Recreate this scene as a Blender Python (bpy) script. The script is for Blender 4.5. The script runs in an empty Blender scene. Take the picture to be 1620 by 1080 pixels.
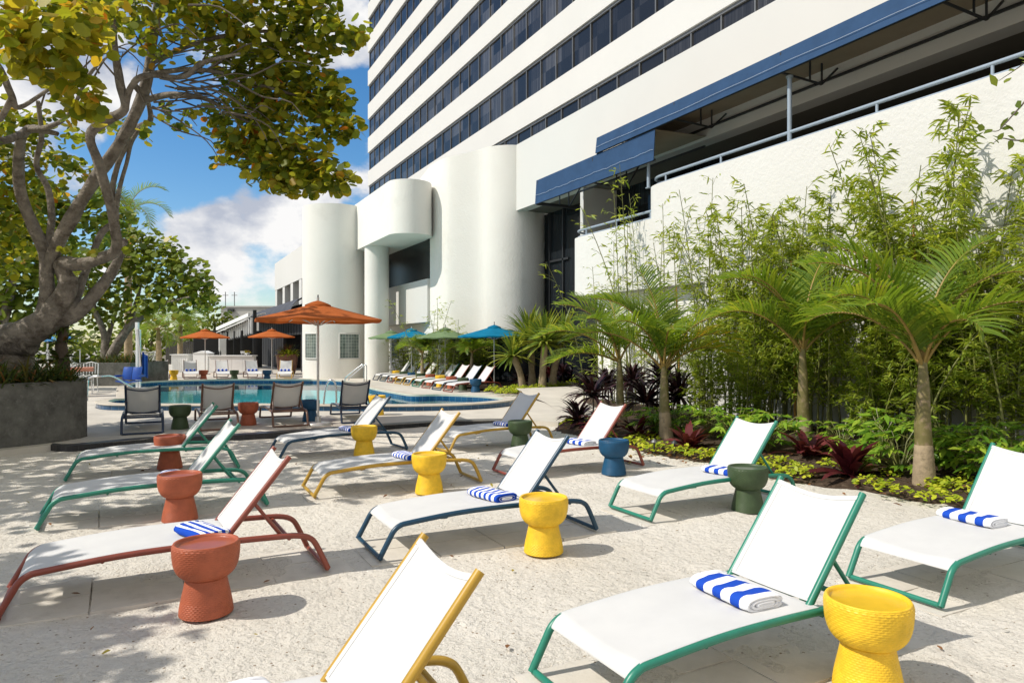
import bpy, bmesh, math, random
import numpy as np
from mathutils import Vector, Matrix, noise
from mathutils.geometry import tessellate_polygon
random.seed(7); RNG = np.random.default_rng(11)
PI = math.pi
scene = bpy.context.scene
COL = scene.collection
# ------------------------------------------------------------------ measured view (photo is 1620 x 1080)
F = 1110.0; HY = 546.0; EYE = 1.65
YAW = math.atan((810 - 249) / F); SN = math.sin(YAW); CS = math.cos(YAW)
def rel(d, lat): return (d * SN + lat * CS, d * CS - lat * SN)
def G(px, py, z=0.0):
    d = (EYE - z) * F / (py - HY); x, y = rel(d, (px - 810) / F * d); return Vector((x, y, z))
def D(px, py, d):
    x, y = rel(d, (px - 810) / F * d); return Vector((x, y, EYE + (HY - py) / F * d))
def onX(px, X):
    t = (px - 810) / F; d = X / (SN + t * CS); return rel(d, t * d)[1]
def view_dir(px, py):
    x, y = rel(1.0, (px - 810) / F); return Vector((x, y, (HY - py) / F)).normalized()

# ------------------------------------------------------------------ object helpers
def tag(o, label=None, cat=None, group=None, kind=None):
    if label: o['label'] = label
    if cat: o['category'] = cat
    if group: o['group'] = group
    if kind: o['kind'] = kind
    return o
def empty(name, loc=(0, 0, 0), rz=0.0, label=None, cat=None, group=None):
    o = bpy.data.objects.new(name, None); COL.objects.link(o)
    o.empty_display_size = 0.1; o.location = (*loc, 0)[:3]; o.rotation_euler = (0, 0, rz)
    return tag(o, label, cat, group)
def link(name, me, parent=None, loc=None, rz=None):
    o = bpy.data.objects.new(name, me); COL.objects.link(o)
    if parent: o.parent = parent
    if loc is not None: o.location = loc
    if rz is not None: o.rotation_euler = (0, 0, rz)
    return o
class MB:
    """collects shapes for one mesh"""
    def __init__(s): s.v = []; s.f = []; s.fm = []; s.mi = 0; s.sm = []; s.smooth = True
    def add(s, vs, fs, smooth=None):
        b = len(s.v); s.v += [tuple(v) for v in vs]
        sm = s.smooth if smooth is None else smooth
        for f in fs: s.f.append([i + b for i in f]); s.fm.append(s.mi); s.sm.append(sm)
    def box(s, x0, x1, y0, y1, z0, z1):
        s.add([(x0,y0,z0),(x1,y0,z0),(x1,y1,z0),(x0,y1,z0),(x0,y0,z1),(x1,y0,z1),(x1,y1,z1),(x0,y1,z1)],
              [(0,3,2,1),(4,5,6,7),(0,1,5,4),(1,2,6,5),(2,3,7,6),(3,0,4,7)], False)
    def obox(s, c, ax, ay, az, hx, hy, hz):
        c = Vector(c); vs = []
        for k in (-1, 1):
            for i, j in ((-1,-1),(1,-1),(1,1),(-1,1)): vs.append(c + ax*(i*hx) + ay*(j*hy) + az*(k*hz))
        s.add(vs, [(0,3,2,1),(4,5,6,7),(0,1,5,4),(1,2,6,5),(2,3,7,6),(3,0,4,7)], False)
    def bar(s, a, b, w, h=None):
        a = Vector(a); b = Vector(b); d = (b - a); L = d.length; d.normalize()
        up = Vector((0,0,1)) if abs(d.z) < .9 else Vector((1,0,0))
        x = d.cross(up).normalized(); y = x.cross(d)
        s.obox((a+b)/2, x, y, d, w/2, (h or w)/2, L/2)
    def tube(s, pts, r, seg=8, caps=True, wob=0.0):
        pts = [Vector(p) for p in pts]; n = len(pts)
        rs = [r]*n if not isinstance(r, (list, tuple)) else list(r)
        T = []
        for i in range(n):
            t = pts[min(i+1, n-1)] - pts[max(i-1, 0)]
            T.append(t.normalized() if t.length > 1e-9 else Vector((0,0,1)))
        up = Vector((0,0,1)) if abs(T[0].z) < .9 else Vector((1,0,0))
        N = T[0].cross(up).normalized(); vs = []; fs = []
        for i in range(n):
            if i:
                ax = T[i-1].cross(T[i])
                if ax.length > 1e-7: N = Matrix.Rotation(T[i-1].angle(T[i]), 3, ax.normalized()) @ N
            B = T[i].cross(N)
            for k in range(seg):
                a = 2*PI*k/seg
                rr = rs[i]
                if wob: rr *= 1 + wob*noise.noise(pts[i]*2.3 + Vector((math.cos(a), math.sin(a), 0))*1.2)
                vs.append(pts[i] + (N*math.cos(a) + B*math.sin(a))*rr)
        for i in range(n-1):
            for k in range(seg):
                k2 = (k+1) % seg
                fs.append((i*seg+k, i*seg+k2, (i+1)*seg+k2, (i+1)*seg+k))
        if caps: fs.append(tuple(range(seg-1, -1, -1))); fs.append(tuple((n-1)*seg+k for k in range(seg)))
        s.add(vs, fs)
    def lathe(s, prof, seg=24, c=(0,0,0), fn=None, closed_bottom=True, closed_top=True):
        vs = []; fs = []; n = len(prof)
        for i, (r, z) in enumerate(prof):
            for k in range(seg):
                a = 2*PI*k/seg; rr = r + (fn(i, k) if fn else 0)
                vs.append((c[0]+rr*math.cos(a), c[1]+rr*math.sin(a), c[2]+z))
        for i in range(n-1):
            for k in range(seg):
                k2 = (k+1) % seg; fs.append((i*seg+k, i*seg+k2, (i+1)*seg+k2, (i+1)*seg+k))
        if closed_bottom: fs.append(tuple(range(seg-1, -1, -1)))
        if closed_top: fs.append(tuple((n-1)*seg+k for k in range(seg)))
        s.add(vs, fs)
    def prism(s, poly, z0, z1, smooth=False, top=True, bottom=True):
        n = len(poly); area = sum(poly[i][0]*poly[(i+1)%n][1]-poly[(i+1)%n][0]*poly[i][1] for i in range(n))
        if area < 0: poly = poly[::-1]
        vs = [(p[0], p[1], z0) for p in poly] + [(p[0], p[1], z1) for p in poly]
        s.add(vs, [(i, (i+1)%n, n+(i+1)%n, n+i) for i in range(n)], smooth)
        if top: s.add(vs[n:], [tuple(range(n))], False)
        if bottom: s.add(vs[:n], [tuple(range(n-1, -1, -1))], False)
    def sheet(s, fn, nu, nv, th):
        """two-sided grid sheet: fn(u,v)->(point, normal)"""
        top = []; bot = []
        for i in range(nu+1):
            for j in range(nv+1):
                p, nn = fn(i/nu, j/nv); p = Vector(p); nn = Vector(nn)
                top.append(p + nn*th/2); bot.append(p - nn*th/2)
        m = nv+1; N = len(top); fs = []
        for i in range(nu):
            for j in range(nv):
                a, b, c, d = i*m+j, (i+1)*m+j, (i+1)*m+j+1, i*m+j+1
                fs.append((a, b, c, d)); fs.append((N+a, N+d, N+c, N+b))
        for i in range(nu):
            a, b = i*m, (i+1)*m; fs.append((a, N+a, N+b, b))
            a, b = i*m+nv, (i+1)*m+nv; fs.append((b, N+b, N+a, a))
        for j in range(nv):
            fs.append((j+1, N+j+1, N+j, j)); a = nu*m+j; fs.append((a, N+a, N+a+1, a+1))
        s.add(top+bot, fs)
    def mesh(s, name, mats):
        me = bpy.data.meshes.new(name)
        me.from_pydata([tuple(v) for v in s.v], [], s.f)
        for m in (mats if isinstance(mats, (list, tuple)) else [mats]): me.materials.append(m)
        me.polygons.foreach_set('material_index', s.fm); me.polygons.foreach_set('use_smooth', s.sm)
        me.update(); me.set_sharp_from_angle(angle=1.15); return me
    def build(s, name, mats, parent=None, loc=None, rz=None):
        return link(name, s.mesh(name, mats), parent, loc, rz)
def smooth_pts(pts, n=6, closed=False):
    P = [Vector(p) for p in pts]; out = []; N = len(P)
    for i in range(N if closed else N-1):
        p0 = P[(i-1) % N] if closed or i else P[i]; p1 = P[i]; p2 = P[(i+1) % N]
        p3 = P[(i+2) % N] if closed or i+2 < N else P[(i+1) % N]
        for k in range(n):
            t = k/n
            out.append(.5*((2*p1)+(p2-p0)*t+(2*p0-5*p1+4*p2-p3)*t*t+(3*p1-p0-3*p2+p3)*t*t*t))
    if not closed: out.append(P[-1])
    return out
def lerp_list(vals, n):
    out = []
    for i in range(len(vals)-1):
        for k in range(n): out.append(vals[i]+(vals[i+1]-vals[i])*k/n)
    return out+[vals[-1]]

# ------------------------------------------------------------------ materials
def nt(name):
    m = bpy.data.materials.new(name); m.use_nodes = True
    t = m.node_tree; return m, t, t.nodes, t.links, t.nodes['Principled BSDF']
def coords(t, kind='Object'): return t.nodes.new('ShaderNodeTexCoord').outputs[kind]
def noise_node(t, co, scale, detail=4, rough=.6):
    n = t.nodes.new('ShaderNodeTexNoise'); n.inputs['Scale'].default_value = scale
    n.inputs['Detail'].default_value = detail; n.inputs['Roughness'].default_value = rough
    if co is not None: t.links.new(co, n.inputs['Vector'])
    return n
def ramp(t, fac, stops):
    r = t.nodes.new('ShaderNodeValToRGB'); e = r.color_ramp.elements
    while len(e) < len(stops): e.new(.5)
    for i, (p, c) in enumerate(stops): e[i].position = p; e[i].color = (*c, 1) if len(c) == 3 else c
    t.links.new(fac, r.inputs[0]); return r
def bump_node(t, h, strength, dist, prev=None):
    b = t.nodes.new('ShaderNodeBump'); b.inputs['Strength'].default_value = strength; b.inputs['Distance'].default_value = dist
    t.links.new(h, b.inputs['Height'])
    if prev is not None: t.links.new(prev, b.inputs['Normal'])
    return b.outputs[0]
def mk(name, col, rough=.6, var=.12, vscale=3.0, bump=0.0, bscale=60.0, bdist=.01, metal=0.0, spec=.4, kind='Object', stain=None):
    m, t, N, L, P = nt(name); co = coords(t, kind)
    n = noise_node(t, co, vscale, 5, .65)
    lo = tuple(c*(1-var) for c in col); hi = tuple(min(1, c*(1+var)) for c in col)
    r = ramp(t, n.outputs[0], [(.3, lo), (.7, hi)]); out = r.outputs[0]
    if stain:
        n2 = noise_node(t, co, stain[0], 6, .7); mx = N.new('ShaderNodeMix'); mx.data_type = 'RGBA'
        r2 = ramp(t, n2.outputs[0], [(stain[2], (0,0,0)), (stain[2]+.18, (stain[3],)*3)])
        L.new(r2.outputs[0], mx.inputs[0]); L.new(out, mx.inputs[6]); mx.inputs[7].default_value = (*stain[1], 1); out = mx.outputs[2]
    L.new(out, P.inputs['Base Color'])
    P.inputs['Roughness'].default_value = rough; P.inputs['Metallic'].default_value = metal
    P.inputs['Specular IOR Level'].default_value = spec
    if bump:
        b = noise_node(t, co, bscale, 4, .6); L.new(bump_node(t, b.outputs[0], bump, bdist), P.inputs['Normal'])
    return m
def leaf_mat(name, stops, trans=.35, rough=.5, tcol=1.3):
    m, t, N, L, P = nt(name)
    a = N.new('ShaderNodeAttribute'); a.attribute_name = 'tint'
    r = ramp(t, a.outputs['Fac'], stops)
    L.new(r.outputs[0], P.inputs['Base Color']); P.inputs['Roughness'].default_value = rough
    P.inputs['Specular IOR Level'].default_value = .3
    tr = N.new('ShaderNodeBsdfTranslucent'); mixc = N.new('ShaderNodeMix'); mixc.data_type = 'RGBA'; mixc.blend_type = 'MULTIPLY'
    mixc.inputs[0].default_value = 1; L.new(r.outputs[0], mixc.inputs[6]); mixc.inputs[7].default_value = (tcol*1.05, tcol, tcol*.55, 1)
    L.new(mixc.outputs[2], tr.inputs[0])
    mx = N.new('ShaderNodeMixShader'); mx.inputs[0].default_value = trans
    L.new(P.outputs[0], mx.inputs[1]); L.new(tr.outputs[0], mx.inputs[2]); L.new(mx.outputs[0], N['Material Output'].inputs[0])
    return m
M = {}
# painted metal frames / wicker
FRAME = {'red': (.235,.052,.030), 'green': (.018,.19,.125), 'blue': (.004,.043,.085), 'yellow': (.44,.26,.026), 'brown': (.14,.07,.045), 'navy': (.01,.025,.06)}
WICK = {'red': (.38,.095,.042), 'yellow': (.80,.50,.025), 'blue': (.006,.070,.155), 'green': (.045,.075,.03)}
for k, c in FRAME.items(): M['f_'+k] = mk('painted metal '+k, c, .38, .1, 9, .05, 120, .002, spec=.5)
for k, c in WICK.items(): M['w_'+k] = mk('woven resin '+k, c, .5, .16, 14, .15, 220, .002, spec=.4)
for k, c in WICK.items(): M['tray_'+k] = mk('smooth tray '+k, tuple(x*.85 for x in c), .28, .1, 6, spec=.5)
def sling_mat():
    m, t, N, L, P = nt('white mesh sling fabric'); co = coords(t)
    n = noise_node(t, co, 4, 4); r = ramp(t, n.outputs[0], [(.3, (.72,.72,.715)), (.7, (.78,.78,.77))])
    L.new(r.outputs[0], P.inputs['Base Color']); P.inputs['Roughness'].default_value = .7; P.inputs['Specular IOR Level'].default_value = .2
    w = N.new('ShaderNodeTexChecker'); w.inputs['Scale'].default_value = 420; L.new(co, w.inputs['Vector'])
    L.new(bump_node(t, w.outputs['Fac'], .12, .002), P.inputs['Normal'])
    tr = N.new('ShaderNodeBsdfTranslucent'); tr.inputs[0].default_value = (.72,.70,.62,1)
    mx = N.new('ShaderNodeMixShader'); mx.inputs[0].default_value = .24
    L.new(P.outputs[0], mx.inputs[1]); L.new(tr.outputs[0], mx.inputs[2]); L.new(mx.outputs[0], N['Material Output'].inputs[0])
    return m
M['sling'] = sling_mat()
def towel_mat(name, axis, freq, duty, phase=0.0, wav=.0):
    m, t, N, L, P = nt(name); co = coords(t); s = N.new('ShaderNodeSeparateXYZ'); L.new(co, s.inputs[0])
    a = N.new('ShaderNodeMath'); a.operation = 'MULTIPLY_ADD'; L.new(s.outputs[axis], a.inputs[0]); a.inputs[1].default_value = freq; a.inputs[2].default_value = phase+20
    f = N.new('ShaderNodeMath'); f.operation = 'FRACT'; L.new(a.outputs[0], f.inputs[0])
    g = N.new('ShaderNodeMath'); g.operation = 'LESS_THAN'; L.new(f.outputs[0], g.inputs[0]); g.inputs[1].default_value = duty
    mx = N.new('ShaderNodeMix'); mx.data_type = 'RGBA'; L.new(g.outputs[0], mx.inputs[0])
    mx.inputs[6].default_value = (.84,.84,.85,1); mx.inputs[7].default_value = (.018,.075,.46,1)
    L.new(mx.outputs[2], P.inputs['Base Color']); P.inputs['Roughness'].default_value = .95; P.inputs['Specular IOR Level'].default_value = .05
    n = noise_node(t, co, 260, 3); L.new(bump_node(t, n.outputs[0], .5, .004), P.inputs['Normal']); return m
M['towel_wide'] = towel_mat('terry towel wide blue bands', 1, 8.2, .48, .26)
M['towel_narrow'] = towel_mat('terry towel narrow blue bands', 1, 15, .5, .1)
M['towel_long'] = towel_mat('terry towel lengthwise blue lines', 0, 19, .5, .3)
# ground
def sand_mat():
    m, t, N, L, P = nt('coarse pale sand'); co = coords(t)
    n1 = noise_node(t, co, .8, 6, .6); n2 = noise_node(t, co, 38, 5, .7); n3 = noise_node(t, co, 150, 3, .6)
    r1 = ramp(t, n1.outputs[0], [(.3, (.74,.69,.60)), (.7, (.85,.80,.71))])
    r2 = ramp(t, n2.outputs[0], [(.30, (.66,.62,.57)), (.44, (1,1,1))])
    mx = N.new('ShaderNodeMix'); mx.data_type = 'RGBA'; mx.blend_type = 'MULTIPLY'; mx.inputs[0].default_value = .8
    L.new(r1.outputs[0], mx.inputs[6]); L.new(r2.outputs[0], mx.inputs[7])
    v = N.new('ShaderNodeTexVoronoi'); v.inputs['Scale'].default_value = 55; L.new(co, v.inputs['Vector'])
    w = N.new('ShaderNodeTexWhiteNoise'); L.new(v.outputs['Position'], w.inputs[0])
    r3 = ramp(t, w.outputs[0], [(.0, (.42,.34,.26)), (.016, (.42,.34,.26)), (.017, (1,1,1))]); r3.color_ramp.interpolation = 'CONSTANT'
    vd = N.new('ShaderNodeMath'); vd.operation = 'LESS_THAN'; vd.inputs[1].default_value = .42; L.new(v.outputs['Distance'], vd.inputs[0])
    mx2 = N.new('ShaderNodeMix'); mx2.data_type = 'RGBA'; mx2.blend_type = 'MULTIPLY'; L.new(vd.outputs[0], mx2.inputs[0])
    L.new(mx.outputs[2], mx2.inputs[6]); L.new(r3.outputs[0], mx2.inputs[7]); L.new(mx2.outputs[2], P.inputs['Base Color'])
    P.inputs['Roughness'].default_value = .95; P.inputs['Specular IOR Level'].default_value = .1
    b1 = bump_node(t, n2.outputs[0], .9, .03); b2 = bump_node(t, n3.outputs[0], .6, .008, b1)
    n4 = noise_node(t, co, 7, 4, .6); n5 = noise_node(t, co, 17, 4, .65); b3 = bump_node(t, n5.outputs[0], .7, .04, b2); L.new(bump_node(t, n4.outputs[0], .5, .07, b3), P.inputs['Normal'])
    return m
M['sand'] = sand_mat()
M['deck'] = mk('pale concrete deck', (.55,.51,.44), .85, .13, .9, .25, 90, .004, spec=.2, stain=(.5, (.30,.27,.23), .56, .5))
M['coping'] = mk('stone coping', (.50,.45,.37), .75, .14, 3, .2, 80, .004)
M['kerb'] = None
def tile_mat(name, c1, c2, mortar, sx, rough=.15):
    m, t, N, L, P = nt(name); co = coords(t, 'UV')
    b = N.new('ShaderNodeTexBrick'); b.offset = 0; b.inputs['Color1'].default_value = (*c1, 1); b.inputs['Color2'].default_value = (*c2, 1)
    b.inputs['Mortar'].default_value = (*mortar, 1); b.inputs['Scale'].default_value = 1; b.inputs['Mortar Size'].default_value = .0035*sx/.15
    b.inputs['Brick Width'].default_value = sx; b.inputs['Row Height'].default_value = sx; L.new(co, b.inputs['Vector'])
    L.new(b.outputs['Color'], P.inputs['Base Color']); P.inputs['Roughness'].default_value = rough; return m
M['tile'] = tile_mat('blue pool tile', (.008,.055,.135), (.012,.085,.19), (.13,.2,.26), .2)
M['dark_tile'] = tile_mat('charcoal edge tile', (.016,.016,.018), (.026,.026,.028), (.05,.05,.05), .17, .4)
def pool_floor_mat():
    m, t, N, L, P = nt('pool plaster'); co = coords(t); n = noise_node(t, co, 1.2, 4)
    r = ramp(t, n.outputs[0], [(.3, (.26,.80,.86)), (.7, (.34,.88,.92))]); L.new(r.outputs[0], P.inputs['Base Color']); P.inputs['Roughness'].default_value = .8; return m
M['plaster'] = pool_floor_mat()
def water_mat():
    m, t, N, L, P = nt('pool water'); N.remove(P); co = coords(t)
    n = noise_node(t, co, 2.2, 3, .5); nb = bump_node(t, n.outputs[0], .06, .06)
    g = N.new('ShaderNodeBsdfGlossy'); g.inputs['Roughness'].default_value = .015; L.new(nb, g.inputs['Normal'])
    tr = N.new('ShaderNodeBsdfTransparent'); tr.inputs[0].default_value = (.80,.99,1,1)
    fr = N.new('ShaderNodeFresnel'); fr.inputs['IOR'].default_value = 1.17; L.new(nb, fr.inputs['Normal'])
    mx = N.new('ShaderNodeMixShader'); L.new(fr.outputs[0], mx.inputs[0]); L.new(tr.outputs[0], mx.inputs[1]); L.new(g.outputs[0], mx.inputs[2])
    L.new(mx.outputs[0], N['Material Output'].inputs[0]); return m
M['water'] = water_mat()
M['mulch'] = mk('dark mulch soil', (.075,.052,.036), .95, .5, 12, .9, 45, .03, spec=.1, stain=(7, (.22,.16,.11), .55, .6))
M['ground'] = mk('pale ground', (.36,.33,.28), .95, .15, .3, .2, 6, .05, spec=.1)
# building
M['stucco'] = mk('white stucco', (.75,.735,.68), .9, .035, .35, .45, 14, .025, spec=.15, stain=(.5, (.58,.56,.50), .58, .4))
M['stucco_sunlit'] = mk('white stucco sunlit copy', (.665,.655,.615), .9, .035, .35, .45, 14, .025, spec=.15, stain=(.45, (.56,.545,.50), .57, .45))  # same stucco darkened where sun overexposes it; curved walls stay lighter against shade
M['stucco_smooth'] = mk('white painted band', (.605,.60,.568), .85, .025, .2, .08, 30, .01, spec=.15)
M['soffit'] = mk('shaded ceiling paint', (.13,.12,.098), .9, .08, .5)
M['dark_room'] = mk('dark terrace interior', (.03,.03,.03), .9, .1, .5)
def glass_mat(name, base, var=True, rough=.04):
    m, t, N, L, P = nt(name); co = coords(t)
    s = N.new('ShaderNodeSeparateXYZ'); L.new(co, s.inputs[0])
    mp = N.new('ShaderNodeMath'); mp.operation = 'DIVIDE'; L.new(s.outputs[1], mp.inputs[0]); mp.inputs[1].default_value = 1.556
    fl = N.new('ShaderNodeMath'); fl.operation = 'FLOOR'; L.new(mp.outputs[0], fl.inputs[0])
    mz = N.new('ShaderNodeMath'); mz.operation = 'DIVIDE'; L.new(s.outputs[2], mz.inputs[0]); mz.inputs[1].default_value = 3.11
    fz = N.new('ShaderNodeMath'); fz.operation = 'FLOOR'; L.new(mz.outputs[0], fz.inputs[0])
    cb = N.new('ShaderNodeCombineXYZ'); L.new(fl.outputs[0], cb.inputs[0]); L.new(fz.outputs[0], cb.inputs[1])
    w = N.new('ShaderNodeTexWhiteNoise'); L.new(cb.outputs[0], w.inputs[0])
    st = N.new('ShaderNodeMapping'); st.inputs['Scale'].default_value = (1, 14, .15); L.new(co, st.inputs[0])
    cn = noise_node(t, st.outputs[0], 1.2, 3)
    mu = N.new('ShaderNodeMath'); mu.operation = 'MULTIPLY'; L.new(w.outputs[0], mu.inputs[0]); L.new(cn.outputs[0], mu.inputs[1])
    r = ramp(t, mu.outputs[0], [(.14, base), (.36, tuple(c*2.2 for c in base)), (.6, tuple(c*6+.01 for c in base))])
    L.new(r.outputs[0], P.inputs['Base Color']); P.inputs['Roughness'].default_value = rough; P.inputs['Specular IOR Level'].default_value = .26
    n = noise_node(t, co, .7, 2); L.new(bump_node(t, n.outputs[0], .03, .1), P.inputs['Normal']); return m
M['glass'] = glass_mat('tinted tower glass', (.016,.016,.017), rough=.12)
M['dark_glass'] = glass_mat('dark storefront glass', (.008,.01,.012))
M['black_glass'] = mk('black tinted glass', (.008,.009,.010), .25, .2, 1, spec=.2)
M['mullion'] = mk('grey aluminium', (.17,.17,.165), .4, .05, 5, metal=.3)
M['dark_metal'] = mk('dark bronze metal', (.03,.032,.035), .45, .1, 5)
M['canvas_blue'] = mk('navy canvas', (.030,.068,.142), .8, .12, 2.5, .15, 200, .003, spec=.15)
M['canvas_line'] = mk('canvas seam cord', (.42,.48,.58), .8, .05, 5)
M['canvas_under'] = mk('tan awning lining', (.30,.24,.17), .9, .08, 2)
M['rail'] = mk('blue grey rail paint', (.30,.36,.42), .35, .05, 5, spec=.5)
M['glassblock'] = tile_mat('glass block panel', (.10,.13,.12), (.17,.21,.19), (.62,.66,.6), .145, .12)
M['steel'] = mk('brushed steel', (.62,.62,.62), .22, .05, 8, metal=.9)
M['charcoal'] = mk('charcoal boards', (.022,.022,.025), .7, .2, 2)
M['charcoal_canvas'] = mk('charcoal awning canvas', (.06,.06,.068), .7, .2, 1.5)
M['white_paint'] = mk('white painted timber', (.74,.74,.72), .6, .05, 3, .05, 60, .004)
M['grey_wall'] = mk('pale grey render', (.50,.49,.46), .9, .07, .8, .2, 20, .01)
M['planter'] = mk('dark grey concrete', (.125,.123,.11), .9, .4, 3.5, .7, 30, .02, spec=.15, stain=(9, (.21,.205,.19), .54, .7))
M['bark'] = mk('pale smooth bark', (.225,.197,.165), .9, .4, 5, 1.0, 17, .05, spec=.1, stain=(4.5, (.07,.052,.04), .50, .85))
M['bark_dark'] = mk('brown bark', (.13,.10,.075), .95, .3, 5, .7, 18, .03, spec=.1)
M['twig'] = mk('twig bark', (.12,.10,.08), .9, .25, 6)
M['palmtrunk'] = mk('palm trunk', (.36,.28,.18), .85, .25, 5, .5, 26, .02, spec=.2, stain=(9, (.13,.11,.07), .52, .7))
M['crownshaft'] = mk('palm crownshaft', (.17,.145,.05), .5, .3, 5, .2, 24, .01, stain=(5, (.36,.24,.20), .52, .85))
M['rachis'] = mk('frond stalk', (.28,.19,.05), .5, .3, 4)
M['culm'] = mk('bamboo culm', (.16,.17,.045), .45, .45, 3)
M['cane'] = mk('yellow bamboo cane', (.42,.22,.05), .45, .3, 3)
M['pole'] = mk('aluminium pole', (.55,.54,.52), .35, .05, 8, metal=.5)
CAN = {'orange': (.50,.135,.033), 'teal': (.004,.20,.36), 'sage': (.20,.29,.15)}
def canopy_mat(k, c):
    m, t, N, L, P = nt('umbrella cloth '+k); co = coords(t); n = noise_node(t, co, 3, 4)
    r = ramp(t, n.outputs[0], [(.3, tuple(x*.9 for x in c)), (.7, tuple(x*1.1 for x in c))])
    L.new(r.outputs[0], P.inputs['Base Color']); P.inputs['Roughness'].default_value = .85; P.inputs['Specular IOR Level'].default_value = .15
    tr = N.new('ShaderNodeBsdfTranslucent'); L.new(r.outputs[0], tr.inputs[0]); mx = N.new('ShaderNodeMixShader'); mx.inputs[0].default_value = .3
    n2 = noise_node(t, co, 240, 2); L.new(bump_node(t, n2.outputs[0], .2, .003), P.inputs['Normal'])
    L.new(P.outputs[0], mx.inputs[1]); L.new(tr.outputs[0], mx.inputs[2]); L.new(mx.outputs[0], N['Material Output'].inputs[0]); return m
for k, c in CAN.items(): M['can_'+k] = canopy_mat(k, c)
M['grape'] = leaf_mat('sea grape leaves', [(0,(.09,.135,.016)),(.35,(.21,.25,.022)),(.62,(.35,.33,.03)),(.86,(.46,.37,.035)),(.95,(.45,.23,.025)),(1,(.50,.13,.02))], .58, .42)
M['grape_far'] = leaf_mat('green round leaves', [(0,(.08,.125,.02)),(.5,(.19,.25,.035)),(.85,(.32,.34,.055)),(1,(.42,.33,.06))], .48, .4)
M['palmleaf'] = leaf_mat('palm leaflets', [(0,(.08,.155,.02)),(.5,(.19,.285,.03)),(.8,(.36,.39,.045)),(1,(.66,.42,.05))], .5, .32)
M['bamboo'] = leaf_mat('bamboo leaves', [(0,(.13,.22,.028)),(.5,(.29,.375,.048)),(1,(.50,.53,.085))], .52, .45)
M['sword'] = leaf_mat('sword leaves', [(0,(.08,.15,.03)),(.5,(.20,.27,.04)),(1,(.42,.43,.07))], .35, .4)
M['maroon'] = leaf_mat('maroon bromeliad leaves', [(0,(.035,.006,.009)),(.6,(.085,.013,.019)),(1,(.20,.05,.05))], .22, .3)
M['purple'] = leaf_mat('dark purple leaves', [(0,(.010,.006,.008)),(.7,(.030,.013,.018)),(1,(.075,.028,.034))], .2, .35)
M['lime'] = leaf_mat('lime leaves', [(0,(.18,.28,.015)),(.6,(.42,.48,.025)),(1,(.58,.58,.05))], .35, .5)
M['broad'] = leaf_mat('broad green leaves', [(0,(.08,.18,.02)),(.5,(.20,.36,.035)),(1,(.40,.52,.06))], .4, .35)
M['grassy'] = leaf_mat('grassy planter growth', [(0,(.03,.05,.012)),(.7,(.07,.10,.02)),(1,(.22,.09,.03))], .3, .6)
M['litter'] = leaf_mat('dry fallen leaves', [(0,(.10,.045,.02)),(.6,(.25,.11,.04)),(1,(.35,.30,.04))], .1, .8)
M['lift_blue'] = mk('blue plastic', (.012,.07,.33), .35, .08, 6, spec=.5)
M['bronze_pot'] = mk('glazed brown pot', (.16,.07,.04), .3, .3, 4)
M['black'] = mk('black post paint', (.012,.012,.012), .5, .1, 4)
M['orange_wire'] = mk('orange flowers', (.6,.2,.02), .7, .2, 20)
M['salmon'] = mk('salmon cloth', (.6,.25,.17), .8, .1, 5)
M['stripe_blue'] = mk('sky blue canvas', (.06,.25,.5), .7, .1, 3)
M['rubble'] = mk('white rubble', (.5,.48,.44), .9, .3, 2, .9, 6, .2)
M['fence_wood'] = mk('weathered fence boards', (.06,.055,.05), .9, .3, 3)
M['house'] = mk('cream house wall', (.55,.53,.48), .9, .1, 1)

# ------------------------------------------------------------------ leaf cards
def leaves_mesh(name, mat, pos, nrm, up, L, Wd, tint, shape='round'):
    """many leaf faces: pos centre (n,3), nrm (n,3), up = long axis (n,3), L/Wd half-sizes (n)"""
    pos = np.asarray(pos, float); n = len(pos)
    nrm = np.asarray(nrm, float); nrm /= np.linalg.norm(nrm, axis=1)[:, None]+1e-9
    up = np.asarray(up, float); up = up-nrm*(up*nrm).sum(1)[:, None]; up /= np.linalg.norm(up, axis=1)[:, None]+1e-9
    sd = np.cross(nrm, up); L = np.broadcast_to(np.asarray(L, float), (n,)); Wd = np.broadcast_to(np.asarray(Wd, float), (n,))
    if shape == 'round':
        loc = [(math.cos(a), math.sin(a)*.92, .10*math.cos(a)**2) for a in np.linspace(0, 2*PI, 8)[:-1]]
    else:
        loc = [(-1, 0, 0), (-.3, -1, .0), (.3, -.8, .0), (1, 0, -.22), (.3, .8, .0), (-.3, 1, .0)]
    k = len(loc); V = np.empty((n, k, 3))
    for i, (a, b, c) in enumerate(loc): V[:, i] = pos+up*(a*L)[:, None]+sd*(b*Wd)[:, None]+nrm*(c*L)[:, None]
    return cards(name, mat, V, tint)
def cards(name, mat, V, tint):
    n, k, _ = V.shape; me = bpy.data.meshes.new(name)
    me.vertices.add(n*k); me.vertices.foreach_set('co', V.reshape(-1))
    me.loops.add(n*k); me.loops.foreach_set('vertex_index', np.arange(n*k, dtype=np.int32))
    me.polygons.add(n); me.polygons.foreach_set('loop_start', np.arange(0, n*k, k, dtype=np.int32))
    me.update(calc_edges=True)
    a = me.attributes.new('tint', 'FLOAT', 'FACE'); a.data.foreach_set('value', np.asarray(tint, np.float32)); me.materials.append(mat)
    me.validate(); return me
def rand_dirs(n):
    v = RNG.normal(size=(n, 3)); return v/np.linalg.norm(v, axis=1)[:, None]
def blob_points(blobs):
    P = []; C = []
    for c, r, n in blobs:
        r = np.asarray(r if isinstance(r, (tuple, list)) else (r, r, r), float)
        d = rand_dirs(n)*(RNG.random(n)[:, None]**.42)
        P.append(np.asarray(c)+d*r); C.append(d)
    return np.concatenate(P), np.concatenate(C)

# ================================================================== SETTING
SZ = .08                                              # deck level above the sand
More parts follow.
